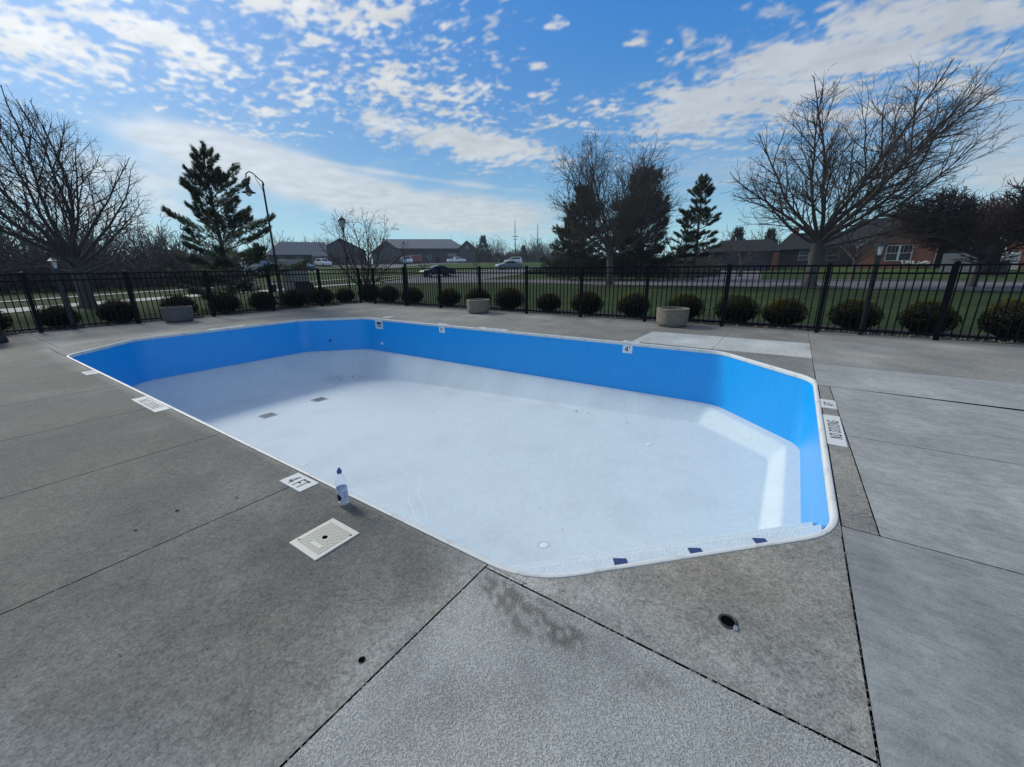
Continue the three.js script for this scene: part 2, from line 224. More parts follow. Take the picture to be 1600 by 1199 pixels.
const pool = thing('swimming_pool', 'empty blue-walled swimming pool with white floor and cut corners', 'swimming pool');
{
  // white rounded lip
  const prof = [[0.0, -0.05], [0.0, 0.001], [0.004, 0.004], [0.016, 0.0055], [0.028, 0.004], [0.036, -0.001], [0.040, -0.010], [0.040, -0.044], [0.037, -0.058], [0.032, -0.062], [0.020, -0.064]];
  part(pool, 'coping', sweep(prof.map(([i, y]) => ring(i, y, 0.62 - i))), M.coping);
  const wallIn = WALL_IN;
  const wall = part(pool, 'wall', sweep([ring(wallIn, -0.062, 0.55), ring(wallIn, -0.4, 0.55), ring(wallIn, -0.75, 0.55), ring(wallIn, -1.062, 0.55)]), M.blue);
  wall.geometry.computeVertexNormals();
  // floor: a narrow ledge under the wall, a sloped foot on every side, and a bed that falls towards the far end
  const d = wallIn, a = PX0 + d, b = PX1 - d, c = PZ0 + d, e = PZ1 - d, k = CUT - d * (2 - Math.SQRT2);
  const foot = (dist, ledge, slope) => dist < ledge ? -1.058 - 0.018 * dist / ledge : -1.076 - slope * (dist - ledge);
  const floorAt = (x, z) => {
    const dr = x - a, dl = b - x, dn = z - c, df = e - z;
    const q1 = ((x - a) + (z - c) - k) / Math.SQRT2, q2 = ((b - x) + (z - c) - k) / Math.SQRT2, q3 = ((b - x) + (e - z) - k) / Math.SQRT2, q4 = ((x - a) + (e - z) - k) / Math.SQRT2;
    const deep = sstep(0, 10, x);
    const hs = [foot(dr, 0.19, 1.35), foot(dl, 0.10, 0.62), foot(dn, 0.12, 0.8), foot(df, 0.13, lerp(0.72, 1.25, deep)), foot(q1, 0.12, 0.9), foot(q2, 0.12, 0.75), foot(q3, 0.11, lerp(0.8, 0.9, deep)), foot(q4, 0.16, 0.85)];
    const m = Math.max(...hs), f = bed(x);
    const w = lerp(0.012, 0.03, sstep(7, 12, x)) + 0.10 * sstep(2.4, 0.8, dl); const t = (m - f) / w;                        // soften the toe, more so at the deep end
    return t > 1 ? m : t < -1 ? f : f + w * (t + 1) * (t + 1) / 4;
  };
  const B = outline(wallIn - 0.002, 0.55), n = B.length, cx = (a + b) / 2, cz = (c + e) / 2, ts = [];
  const pos = [], uv = [], col = [], idx = [];
  // metric steps away from the wall, then a grid to the middle line
  const inner = (p) => [Math.min(b - 3.4, Math.max(a + 3.4, p[0])), cz];
  const steps = [0, 0.03, 0.06, 0.09, 0.12, 0.15, 0.18, 0.22, 0.26, 0.30, 0.34, 0.37, 0.40, 0.43, 0.46, 0.49, 0.52, 0.55, 0.58, 0.61, 0.64, 0.68, 0.72, 0.76, 0.80, 0.85, 0.90, 0.95, 1.0, 1.05, 1.1, 1.15, 1.2, 1.25, 1.3, 1.4, 1.5, 1.6, 1.8, 2.0, 2.3, 2.6, 2.9, 3.2, 3.4];
  for (const s of steps) for (let i = 0; i <= n; i++) {
    const p = B[i % n], q = inner(p), L = Math.hypot(q[0] - p[0], q[1] - p[1]), t = Math.min(1, s / 3.4), x = lerp(p[0], q[0], t), z = lerp(p[1], q[1], t);
    pos.push(x, floorAt(x, z), z); uv.push(x / 1.3, z / 1.3);
    const dirt = 1 - 0.07 * sstep(0.5, 0.8, fbm(x * 1.6, z * 1.6, 4, 301)) - 0.05 * fbm(x * 5, z * 5, 3, 302); const scuff = Math.exp(-(((x - 1.06) / 0.30) ** 2 + ((z - 5.62) / 0.18) ** 2)) * 0.12 * sstep(0.4, 0.6, fbm(x * 9, z * 9, 3, 305));
    const L2 = dirt - scuff; col.push(L2, L2, L2);
  }
  for (let s = 0; s + 1 < steps.length; s++) for (let i = 0; i < n; i++) { const A = s * (n + 1) + i; idx.push(A, A + n + 1, A + 1, A + 1, A + n + 1, A + n + 2); }
  const g = new THREE.BufferGeometry(); g.setAttribute('position', new THREE.Float32BufferAttribute(pos, 3)); g.setAttribute('uv', new THREE.Float32BufferAttribute(uv, 2)); g.setAttribute('color', new THREE.Float32BufferAttribute(col, 3)); g.setIndex(idx); g.computeVertexNormals();
  part(pool, 'floor', g, M.plaster);
  // outside shell, so that the basin is closed towards the earth
  part(pool, 'shell', sweep([ring(0.01, -0.052, 0.6), ring(0.01, -2.0, 0.6), ring(3.4, -2.0, 0.1)]), M.joint);
  // three steps across the near right corner
  const stepAt = (sum, y, y0, sh) => {                           // block between the corner wall and the line x + z = sum
    const R = 0.03, x0 = PX0 + 0.034, z0 = PZ0 + 0.034, s0 = PX0 + PZ0 + CUT + 0.05;
    const poly = [[x0, s0 - x0], [s0 - z0, z0], [sum - z0, z0], [x0, sum - x0]];
    const s = new THREE.Shape(poly.map(([x, z]) => new THREE.Vector2(x, -z)));
    const geo = new THREE.ExtrudeGeometry(s, { depth: y - y0 - R, bevelEnabled: true, bevelSize: R, bevelOffset: -R, bevelThickness: R, bevelSegments: 3 });
    geo.rotateX(-Math.PI / 2); geo.translate(0, y0, 0);
    const p = geo.attributes.position, u = geo.attributes.uv; for (let i = 0; i < p.count; i++) u.setXY(i, p.getX(i) / 1.3, (p.getZ(i) + p.getY(i)) / 1.3);
    return part(pool, 'step', geo, M.plasterStep);
  };
  const s1 = stepAt(2.90, -0.21, -1.30); stepAt(3.36, -0.46, -1.30); stepAt(3.72, -0.76, -1.30);
  for (const [x, z] of [[0.64, 2.13], [0.265, 2.495], [-0.08, 2.84]]) { const m = rbox(0.085, 0.006, 0.085, 0.002); m.rotateY(0.55); m.translate(x, -0.2075, z); part(s1, 'step_marker', m, M.navy); }
  // two main drains, wall skimmer, fittings, painted depth figures
  for (const [x, z] of [[9.74, 4.11], [9.84, 5.45]]) {
    const y = floorAt(x, z), o = part(pool, 'drain_cover', rbox(0.32, 0.014, 0.32, 0.005, x, y + 0.006, z), M.drain);
    const slots = []; for (let i = -4; i <= 4; i++) slots.push(box(0.25, 0.003, 0.012, x, y + 0.0145, z + i * 0.030)); part(o, 'slots', slots, M.dark);
  }
  for (const [x, z] of [[1.85, 3.3], [1.64, 6.53], [6.46, 6.22], [6.35, 3.08], [11.02, 6.48]]) {
    const y = floorAt(x, z); part(pool, 'floor_inlet', lathe([[0, 0.007], [0.040, 0.007], [0.045, 0.005], [0.047, 0.001], [0.047, -0.01]], 28, x, y, z), M.whitePlastic);
    part(pool, 'inlet_ring', lathe([[0.052, 0.000], [0.054, 0.003], [0.064, 0.003], [0.067, 0]], 28, x, y, z), M.plasterStep);
  }
  // pale scrape marks in the floor coat
  const scr = [[[4.76, 3.77], [4.61, 3.73], [4.49, 3.7]], [[4.3, 3.78], [4.09, 3.57], [3.97, 3.42], [3.76, 3.28], [3.55, 3.16], [3.38, 3.01]], [[4.1, 3.35], [3.86, 3.16], [3.7, 3.07], [3.47, 2.92], [3.3, 2.87]]].map((L) => { const c = new THREE.TubeGeometry(new THREE.CatmullRomCurve3(L.map(([x, z]) => new THREE.Vector3(x, 0, z))), 40, 0.0055, 5); c.scale(1, 0.12, 1); const p = c.attributes.position; for (let i = 0; i < p.count; i++) p.setY(i, p.getY(i) + floorAt(p.getX(i), p.getZ(i)) + 0.0006); return c; });
  part(pool, 'scrape_marks', scr, M.plateBright ??= std(0.72, 0.79, 0.83, 0.8));
  const zw = PZ1 - wallIn;
  const sk = part(pool, 'skimmer_frame', [box(0.34, 0.05, 0.02, 10.9, -0.075, zw - 0.008), box(0.34, 0.04, 0.02, 10.9, -0.30, zw - 0.008), box(0.05, 0.20, 0.02, 10.755, -0.19, zw - 0.008), box(0.05, 0.20, 0.02, 11.045, -0.19, zw - 0.008)], M.white);
  part(sk, 'skimmer_mouth', box(0.238, 0.178, 0.006, 10.9, -0.19, zw - 0.004), M.dark);
  part(sk, 'weir_flap', box(0.225, 0.11, 0.008, 10.9, -0.22, zw - 0.012), M.drain);
  const ret = (n, x, y, z, rot, m) => { const q = lathe([[0, 0.02], [0.022, 0.02], [0.04, 0.012], [0.045, 0]], 20); q.rotateX(-Math.PI / 2); q.rotateY(rot); q.translate(x, y, z); return part(pool, n, q, m); };
  ret('return_fitting', 10.85, -0.80, zw - 0.001, 0, M.whitePlastic); ret('return_fitting', 12.43, -0.72, 7.55, 0, M.navy);
}
function printed(w, h, draw, wear = 0, seed = 1) {                 // flat print on a plate: a canvas, w x h pixels
  const c = document.createElement('canvas'); c.width = w; c.height = h; const g = c.getContext('2d'); draw(g, w, h);
  if (wear) { const r = rng(seed), d = g.getImageData(0, 0, w, h); for (let j = 0; j < h; j++) for (let i = 0; i < w; i++) { const n = fbm(i * 0.02, j * 0.02, 3, seed) * 0.62 + fbm(i * 0.11, j * 0.11, 3, seed + 3) * 0.38; const t = sstep(0.50 - wear * 0.5 + 0.2, 0.62 - wear * 0.5 + 0.2, n), o = (j * w + i) * 4; for (let k = 0; k < 3; k++) { d.data[o + k] = lerp(d.data[o + k], [176, 176, 174][k] + (r() - 0.5) * 20, t * 0.72); } } g.putImageData(d, 0, 0); }
  const t = new THREE.CanvasTexture(c); t.colorSpace = THREE.SRGBColorSpace; return new THREE.MeshStandardMaterial({ map: t, roughness: 0.75 });
}
const plate = (w, h, mat, name, parent, thick = 0.004) => {       // a thin plate with the print on its upper face
  const o = part(parent, name, rbox(w, thick, h, 0.0015), M.plateEdge); const p = new THREE.PlaneGeometry(w - 0.004, h - 0.004); p.rotateX(-Math.PI / 2); p.translate(0, thick / 2 + 0.0006, 0); part(o, 'lettering', p, mat); return o;
};
M.plateEdge = std(0.50, 0.50, 0.49, 0.8);
const say = (text, px, stretch = 1, bg = '#d2d3d0', fg = '#23262b') => (g, w, h) => { g.fillStyle = bg; g.fillRect(0, 0, w, h); g.fillStyle = fg; g.font = `bold ${px}px sans-serif`; g.textAlign = 'center'; g.textBaseline = 'middle'; g.save(); g.translate(w / 2, h / 2 + px * 0.03); g.scale(stretch, 1); g.fillText(text, 0, 0); g.restore(); };
{
  // figures on the blue far wall
  for (const [txt, x, w, h] of [["4'", 2.73, 0.21, 0.19], ["5'", 8.135, 0.21, 0.19]]) {
    const o = part(pool, 'depth_tile', rbox(w, h, 0.006, 0.002, x, -0.135, PZ1 - WALL_IN - 0.003), M.white);
    const f = new THREE.PlaneGeometry(w - 0.01, h - 0.01); f.rotateY(Math.PI); f.translate(x, -0.135, PZ1 - WALL_IN - 0.0068); part(o, 'figure', f, printed(256, 230, say(txt, 200, 0.95, '#dfe3e6', '#15181d')));
  }
}
// ---------------------------------------------------------------- concrete deck: slabs with open joints
const deck = struct('pool_deck');
const DECK = { x0: -9, x1: 16.72, z0: -4.2, z1: 12.02 };
function clip(poly, nx, nz, k) { const out = []; for (let i = 0; i < poly.length; i++) { const a = poly[i], b = poly[(i + 1) % poly.length], da = a[0] * nx + a[1] * nz - k, db = b[0] * nx + b[1] * nz - k; if (da <= 0) out.push(a); if ((da < 0 && db > 0) || (da > 0 && db < 0)) { const t = da / (da - db); out.push([lerp(a[0], b[0], t), lerp(a[1], b[1], t)]); } } return out; }
function shrink(poly, g) {                                     // move every edge of a convex polygon inwards
  let area = 0; for (let i = 0; i < poly.length; i++) { const a = poly[i], b = poly[(i + 1) % poly.length]; area += a[0] * b[1] - b[0] * a[1]; }
  let out = poly; for (let i = 0; i < poly.length; i++) { const a = poly[i], b = poly[(i + 1) % poly.length]; let nx = b[1] - a[1], nz = a[0] - b[0]; const l = Math.hypot(nx, nz); if (l < 1e-6) continue; nx /= l; nz /= l; if (area < 0) { nx = -nx; nz = -nz; } const gg = typeof g === 'function' ? g(a, b) : g; out = clip(out, nx, nz, a[0] * nx + a[1] * nz - gg); }
  return out;
}
const blot = (x, z, cx, cz, rx, rz, rot = 0) => { const c = Math.cos(rot), s = Math.sin(rot), dx = x - cx, dz = z - cz, u = (dx * c + dz * s) / rx, v = (-dx * s + dz * c) / rz; return Math.exp(-(u * u + v * v)); };
function deckColour(x, z, kind) {
  const n1 = fbm(x * 0.45 + 5, z * 0.45, 4, 201), n2 = fbm(x * 1.7, z * 1.7, 4, 202), n3 = fbm(x * 6, z * 6, 3, 203), n4 = fbm(x * 18, z * 18, 2, 207);
  let L, t;                                                    // lightness and warmth
  if (kind === 'agg') {
    L = 0.185 * (1 + 0.55 * (n1 - 0.5) + 0.5 * (n2 - 0.5) + 0.26 * (n3 - 0.5) + 0.18 * (n4 - 0.5)); t = 0.035 + 0.10 * (n2 - 0.4);
    // pale worn film in the near corner of the walk, its edge ragged
    const w = sstep(0.0, 0.25, (1.95 - x) * 0.35 + (0.16 - z) + 0.35 * (fbm(x * 2.2, z * 2.2, 4, 211) - 0.5) - 0.1) * sstep(0.9, 1.2, x); L *= 1 + 0.42 * w; t -= 0.03 * w;
    const pale = sstep(0.55, 0.75, fbm(x * 0.9 + 17, z * 0.9 + 3, 4, 213)); L *= 1 + 0.30 * pale; t -= 0.02 * pale;
    L *= 1 + 0.30 * blot(x, z, 1.25, 0.75, 0.07, 0.9, 0.05) ;                                    // smeared edge along the joint
    L *= 1 - 0.20 * blot(x, z, 1.5, 1.25, 0.32, 0.16, 0.4); L *= 1 + 0.18 * blot(x, z, 1.75, 1.05, 0.25, 0.14, 0.3);
    L *= 1 + 0.22 * blot(x, z, 0.55, 1.62, 0.16, 0.12) + 0.25 * blot(x, z, -0.05, 1.55, 0.35, 0.12, 0.1);
    t += 0.05 * blot(x, z, 0.1, 2.0, 0.35, 0.3); L *= 1 - 0.10 * blot(x, z, 0.15, 2.05, 0.3, 0.25);
    L *= 1 + 0.35 * blot(x, z, 0.14, 1.9, 0.09, 0.006, 0.9);                                       // a scratch
    if (z < 1.44 && x > 1.18) L *= lerp(lerp(0.86, 0.62, sstep(1.3, 2.1, x)), 0.45, sstep(3.2, 6.5, x)); else if (x < 1.2 && z < 2.95) L *= 1.42; else if (x < -0.4) L *= 1.12;  // near walk darkens leftwards: lens falloff painted into the concrete tone
  } else if (kind === 'coarse') {
    L = 0.35 * (1 + 0.18 * (n1 - 0.5) + 0.30 * (n2 - 0.5) + 0.22 * (n3 - 0.5)); t = 0.0 + 0.04 * (n2 - 0.5);
    const s = Math.min(1, 1.0 * blot(x, z, 1.04, 1.36, 0.10, 0.07) + 1.1 * blot(x, z, 0.82, 1.31, 0.16, 0.10, -0.1) + 0.7 * blot(x, z, 0.60, 1.30, 0.10, 0.07) + 0.55 * blot(x, z, 0.22, 1.30, 0.07, 0.05)) * (0.25 + 1.5 * sstep(0.35, 0.65, fbm(x * 34, z * 34, 2, 231)));
    L *= 1 - 0.56 * Math.min(1, s); t += 0.045 * s;
    L *= 1 - 0.16 * sstep(0.55, 0.75, fbm(x * 3 + 7, z * 3, 4, 219));
  } else {
    L = (z > 8.2 ? 0.42 : z < 2.97 ? 0.235 : 0.275) * (1 + 0.26 * (n1 - 0.5) + 0.34 * (n2 - 0.5) + 0.22 * (n3 - 0.5) + 0.10 * (n4 - 0.5)); t = -0.015 + 0.06 * (n1 - 0.5);  // the nearest slabs are toned down, corner darkening of the lens painted in
    L *= 1 + 0.18 * sstep(0.52, 0.7, fbm(x * 2.6 + 9, z * 1.1, 4, 221)); L *= 1 - 0.30 * blot(x, z, -0.66, 2.66, 0.09, 0.05, 0.6) - 0.15 * blot(x, z, -0.72, 2.3, 0.05, 0.12, 0.5);
    const streak = sstep(0.56, 0.8, fbm(x * 3.2 + z * 1.3, z * 0.7 - x * 0.4, 4, 223)); L *= 1 - 0.16 * streak;
  }
  return [L * (1.01 + t) * 1.45, L * 1.47, L * (0.95 - t * 1.3) * 1.45];
}
const slabUv = { agg: 1.15, coarse: 1.0, res: 1.4 };
function slab(poly, kind, gap0 = 0.006) {
  const gap = gap0 * 0.52;
  const P = shrink(poly, gap), y = 0, lip = 0.0022;
  let x0 = 1e9, x1 = -1e9, z0 = 1e9, z1 = -1e9; for (const [x, z] of P) { x0 = Math.min(x0, x); x1 = Math.max(x1, x); z0 = Math.min(z0, z); z1 = Math.max(z1, z); }
  const pos = [], uv = [], col = [], nor = [];
  const vert = (x, yy, z, nx = 0, ny = 1, nz = 0, k = 1) => { pos.push(x, yy, z); uv.push(x / slabUv[kind], z / slabUv[kind]); nor.push(nx, ny, nz); const c = deckColour(x, z, kind); col.push(c[0] * k, c[1] * k, c[2] * k); };
  const inner = shrink(P, lip), dist = Math.max(0.5, Math.hypot((x0 + x1) / 2, Math.max(0, (z0 + z1) / 2))), cell = dist < 2.4 ? 0.03 : dist < 4.5 ? 0.06 : dist < 9 ? 0.12 : 0.25;
  const nx = Math.max(1, Math.ceil((x1 - x0) / cell)), nz = Math.max(1, Math.ceil((z1 - z0) / cell));
  for (let i = 0; i < nx; i++) for (let j = 0; j < nz; j++) {
    const a = lerp(x0, x1, i / nx), b = lerp(x0, x1, (i + 1) / nx), c = lerp(z0, z1, j / nz), d = lerp(z0, z1, (j + 1) / nz);
    let q = clip(clip(clip(clip(inner, -1, 0, -a), 1, 0, b), 0, -1, -c), 0, 1, d); if (q.length < 3) continue;
    let ar = 0; for (let m = 0; m < q.length; m++) { const s = q[m], e = q[(m + 1) % q.length]; ar += s[0] * e[1] - e[0] * s[1]; } if (Math.abs(ar) < 1e-9) continue; if (ar > 0) q = q.slice().reverse();
    for (let m = 1; m + 1 < q.length; m++) { vert(q[0][0], y, q[0][1]); vert(q[m][0], y, q[m][1]); vert(q[m + 1][0], y, q[m + 1][1]); }
  }
  for (let i = 0; i < P.length && inner.length === P.length; i++) {  // worn arris and joint face
    const a = P[i], b = P[(i + 1) % P.length], c = inner[i], d = inner[(i + 1) % inner.length]; let ex = b[1] - a[1], ez = a[0] - b[0]; const l = Math.hypot(ex, ez) || 1; ex /= l; ez /= l;
    const quad = (A, ya, B, yb, C, yc, D, yd, nxx, nyy, nzz, k) => { vert(A[0], ya, A[1], nxx, nyy, nzz, k); vert(B[0], yb, B[1], nxx, nyy, nzz, k); vert(C[0], yc, C[1], nxx, nyy, nzz, k); vert(A[0], ya, A[1], nxx, nyy, nzz, k); vert(C[0], yc, C[1], nxx, nyy, nzz, k); vert(D[0], yd, D[1], nxx, nyy, nzz, k); };
    quad(a, -lip, b, -lip, d, y, c, y, ex * 0.7, 0.7, ez * 0.7, 0.9); quad(a, -0.06, b, -0.06, b, -lip, a, -lip, ex, 0, ez, 0.7);
  }
  const g = new THREE.BufferGeometry(); for (const [k, v, n] of [['position', pos, 3], ['normal', nor, 3], ['uv', uv, 2], ['color', col, 3]]) g.setAttribute(k, new THREE.Float32BufferAttribute(v, n));
  return part(deck, 'slab', g, deckMat[kind]);
}
const ringFill = sweep([ring(0.0, -0.0012, 0.62), ring(-0.0015, -0.0012, 0.02)]); { const p = ringFill.attributes.position, u = ringFill.attributes.uv, c = []; for (let i = 0; i < p.count; i++) { u.setXY(i, p.getX(i) / 1.15, p.getZ(i) / 1.15); c.push(...deckColour(p.getX(i), p.getZ(i), 'agg')); } ringFill.setAttribute('color', new THREE.Float32BufferAttribute(c, 3)); part(deck, 'edge_mortar', ringFill, deckMat.agg); }
const rect = (x0, x1, z0, z1) => [[x0, z0], [x1, z0], [x1, z1], [x0, z1]];
{
  // near walk, left of the camera
  const xs = [1.18, 2.95, 4.58, 6.22, 7.86, 9.5, 11.14]; for (let i = 0; i + 1 < xs.length; i++) slab(rect(xs[i], xs[i + 1], DECK.z0, PZ0 - 0.002), 'agg', 0.004);
  slab(rect(11.14, 13.02, DECK.z0, 1.468), 'agg', 0.004);
  // left end
  slab([[13.02, DECK.z0], [DECK.x1, DECK.z0], [DECK.x1, 1.6], [13.02, 1.6]], 'agg', 0.004);
  slab([[11.66, 1.471], [13.02, 1.471], [13.02, 2.83]], 'agg', 0.003);
  for (const [a, b] of [[1.6, 3.24], [3.24, 4.88], [4.88, 6.52], [6.52, 8.42]]) slab(rect(13.034, DECK.x1, a, b), 'agg', 0.004);
  slab([[13.03, 7.03], [13.03, 8.42], [11.64, 8.42]], 'agg', 0.002);
  // far walk
  const xf = [DECK.x1, 14.14, 12.5, 10.87, 9.24, 7.61, 5.98, 4.35, 2.72]; for (let i = 0; i + 1 < xf.length; i++) slab(rect(xf[i + 1], xf[i], 8.423, DECK.z1), 'agg', 0.004);
  for (const [a, b] of [[2.72, 1.12], [1.12, -0.455]]) { slab(rect(b, a, 8.423, 8.56), 'agg', 0.002); slab(rect(b, a, 8.56, 10.16), 'res', 0.002); slab(rect(b, a, 10.16, DECK.z1), 'agg', 0.002); }
  slab([[0.92, 8.421], [-0.455, 8.421], [-0.455, 7.04]], 'agg', 0.002);
  // right end: a narrow strip along the pool, then wide patched slabs
  slab([[-0.476, 2.97], [-0.476, 6.66], [-0.60, 6.66], [-0.66, 2.97]], 'agg', 0.003);
  slab([[-0.462, 6.66], [-0.455, 8.15], [DECK.x0, 8.15], [DECK.x0, 6.35], [-0.60, 6.66]], 'res', 0.004);
  slab([[-0.455, 8.15], [-0.455, DECK.z1], [DECK.x0, DECK.z1], [DECK.x0, 8.15]], 'agg', 0.002);
  slab([[-0.60, 6.66], [DECK.x0, 6.35], [DECK.x0, 4.80], [-0.632, 4.75]], 'res', 0.004);
  slab([[-0.632, 4.75], [DECK.x0, 4.80], [DECK.x0, 2.98], [-0.66, 2.97]], 'res', 0.004);
  // near right: the triangle at the steps, the stippled slab, the big plain slab
  slab([[-0.470, 2.862], [-0.470, 1.445], [0.949, 1.445]], 'agg', 0.003); slab([[0.946, 1.445], [1.178, 1.445], [1.178, 1.468], [0.923, 1.468]], 'agg', 0.0015);
  slab(rect(-0.470, 1.18, DECK.z0, 1.443), 'coarse', 0.005);
  slab([[-0.472, 2.97], [DECK.x0, 2.98], [DECK.x0, DECK.z0], [-0.472, DECK.z0]], 'res', 0.003);
  const shp = new THREE.Shape([[DECK.x0, DECK.z0], [DECK.x1, DECK.z0], [DECK.x1, DECK.z1], [DECK.x0, DECK.z1]].map(([x, z]) => new THREE.Vector2(x, -z)));
  shp.holes.push(new THREE.Path(outline(0.02, 0.6).map(([x, z]) => new THREE.Vector2(x, -z))));
  const base = new THREE.ExtrudeGeometry(shp, { depth: 0.10, bevelEnabled: false }); base.rotateX(-Math.PI / 2); base.translate(0, -0.112, 0);
  part(deck, 'joint_filler', base, M.joint);
}
{
  // grit and crumbs lying in the joints
  const r = rng(61), L = [[-0.471, 1.45, -0.471, -0.4, 90], [1.18, 1.44, 1.18, -0.6, 110], [-0.47, 1.444, 1.18, 1.444, 120], [-0.471, 2.96, -0.471, 1.45, 90], [2.95, 1.46, 2.95, -2, 60], [4.58, 1.46, 4.58, -2, 60], [-0.47, 2.97, -4, 2.98, 70], [-0.66, 2.97, -0.60, 6.66, 70], [-0.632, 4.75, -4, 4.8, 50], [-0.6, 6.66, -4, 6.45, 50], [1.12, 8.5, 1.12, 12, 40], [-0.455, 6.7, -0.455, 12, 60]], N = L.reduce((a, l) => a + l[4], 0);
  const im = new THREE.InstancedMesh(new THREE.IcosahedronGeometry(1, 0), std(0.20, 0.19, 0.175, 0.95), N), m = new THREE.Matrix4(), q = new THREE.Quaternion(); let k = 0;
  for (const [x0, z0, x1, z1, n] of L) for (let i = 0; i < n; i++) { const t = r(), s = 0.0025 + 0.004 * r() ** 2; q.setFromEuler(new THREE.Euler(r() * 6, r() * 6, 0)); m.compose(new THREE.Vector3(lerp(x0, x1, t) + (r() - 0.5) * 0.005, -0.004 - 0.004 * r(), lerp(z0, z1, t) + (r() - 0.5) * 0.005), q, new THREE.Vector3(s * (1 + r()), s, s * (1 + r()))); im.setMatrixAt(k, m); im.setColorAt(k++, new THREE.Color().setScalar(0.35 + 0.9 * r())); }
  im.name = 'joint_grit'; im.userData.kind = 'stuff'; im.castShadow = im.receiveShadow = true; scene.add(im);
}
// plates set in the deck beside the coping
function marker(label, text, x, z, w, h, turn, wear, seed, stretch = 0.85) {
  const t = thing('depth_marker', label, 'depth marker', [x, 0.0022, z], turn);
  plate(w, h, printed(Math.round(w * 700), Math.round(h * 700), say(text, h * 700 * 0.96, stretch * 0.82), wear, seed), 'plate', t);
}
marker('white plate reading NO DIVING on the deck at the narrow right end', 'NO DIVING', -0.547, 4.865, 0.91, 0.145, -Math.PI / 2, 0.10, 3, 0.92);
marker('worn white 4 FT plate on the deck next to the right NO DIVING plate', '4FT', -0.545, 5.76, 0.37, 0.145, -Math.PI / 2, 0.34, 9, 0.8);
marker('white 4 FT plate on the near deck edge, close to the bottle', '4 FT', 2.955, 1.375, 0.30, 0.155, Math.PI, 0.12, 5, 0.8);
marker('faded NO DIVING plate on the near deck edge, dark joint beside it', 'NO DIVING', 6.385, 1.388, 0.89, 0.155, Math.PI, 0.42, 7, 0.9);
marker('small faded plate on the near deck edge, nearest the left cut corner', '5 FT', 9.26, 1.39, 0.36, 0.15, Math.PI, 0.55, 11, 0.8);
marker('long pale plate on the far deck edge, below the middle round planter', 'NO DIVING', 6.4, 8.512, 0.91, 0.15, 0, 0.5, 13, 0.9);
marker('short pale plate on the far deck edge, above figure 5, nearer the skimmer', '5 FT', 8.2, 8.512, 0.36, 0.15, 0, 0.5, 15, 0.8);
marker('short pale plate on the far deck edge, above the wall figure 4', '4 FT', 2.70, 8.512, 0.36, 0.13, 0, 0.4, 17, 0.8);
marker('long pale plate on the deck at the shaded left end of the pool', 'NO DIVING', 13.13, 4.92, 0.91, 0.15, Math.PI / 2, 0.5, 19, 0.9);
{
  // skimmer lids
  const lid = thing('skimmer_lid', 'square cream plastic skimmer lid with central hole on the near deck', 'skimmer lid', [2.155, 0.002, 1.095], 0.0);
  part(lid, 'frame', rbox(0.285, 0.012, 0.295, 0.004), M.cream);
  const nub = []; for (let i = 0; i < 15; i++) for (let j = 0; j < 15; j++) { const x = -0.105 + i * 0.015, z = -0.105 + j * 0.015; if (Math.hypot(x, z) < 0.026 || (x < 0.03 && x > -0.075 && z < -0.05 && z > -0.085)) continue; nub.push(box(0.010, 0.004, 0.0055, x, 0.0078, z + (i % 2) * 0.0035)); }
  const tread = part(lid, 'tread_pattern', nub, M.cream); tread.userData.kind = 'stuff';
  part(lid, 'tread_bed', box(0.226, 0.0012, 0.226, 0, 0.0062, 0), M.creamDark);
  part(lid, 'finger_hole', cyl(0.016, 0.016, 0.002, 24, 0, 0.0078, 0), M.hole);
  for (const [x, z] of [[-0.115, 0.1], [0.115, -0.1]]) part(lid, 'screw', cyl(0.006, 0.006, 0.003, 12, x, 0.0068, z), M.rust);
  part(lid, 'label_strip', box(0.10, 0.003, 0.026, -0.022, 0.0075, -0.068), M.cream);
  const far = thing('skimmer_lid', 'pale skimmer lid on the far deck behind the wall skimmer', 'skimmer lid', [10.95, 0.002, 8.80]);
  part(far, 'frame', rbox(0.30, 0.012, 0.30, 0.004), M.cream); part(far, 'finger_hole', cyl(0.016, 0.016, 0.002, 16, 0, 0.0072, 0), M.hole);
  // umbrella sleeve with its lid swung aside
  const um = thing('deck_sleeve', 'round dark sleeve hole with metal rim in the deck by the steps', 'deck sleeve', [0.02, 0, 1.785]);
  part(um, 'rim', lathe([[0.030, 0.001], [0.031, 0.005], [0.036, 0.006], [0.041, 0.004], [0.043, 0.0005]], 32), M.metalBrown);
  part(um, 'bore_disc', cyl(0.0305, 0.0305, 0.001, 32, 0, 0.0012, 0), M.hole);  // flat black disc painted as the shade inside the sleeve
  part(um, 'cap_lug', rbox(0.018, 0.008, 0.028, 0.003, -0.034, 0.005, -0.025), M.steel);
  const anchors = [['small dark anchor hole in the near deck, left of the long joint', 1.28, 0.72, 0.013], ['small dark anchor hole in the near deck, in the slab beside the 4 FT plate', 3.29, 0.70, 0.012], ['tiny dark hole in the near deck, left end of the slab beyond the cream lid', 3.25, 0.47, 0.009]];
  for (const [label, x, z, r] of anchors) { const a = thing('anchor_socket', label, 'anchor socket', [x, 0.0008, z]); part(a, 'bore_disc', cyl(r, r, 0.001, 18), M.hole); part(a, 'rim', lathe([[r, 0], [r + 0.002, 0.002], [r + 0.004, 0]], 18), M.metalBrown); }  // each socket gets a black disc coloured like its inner shade
}
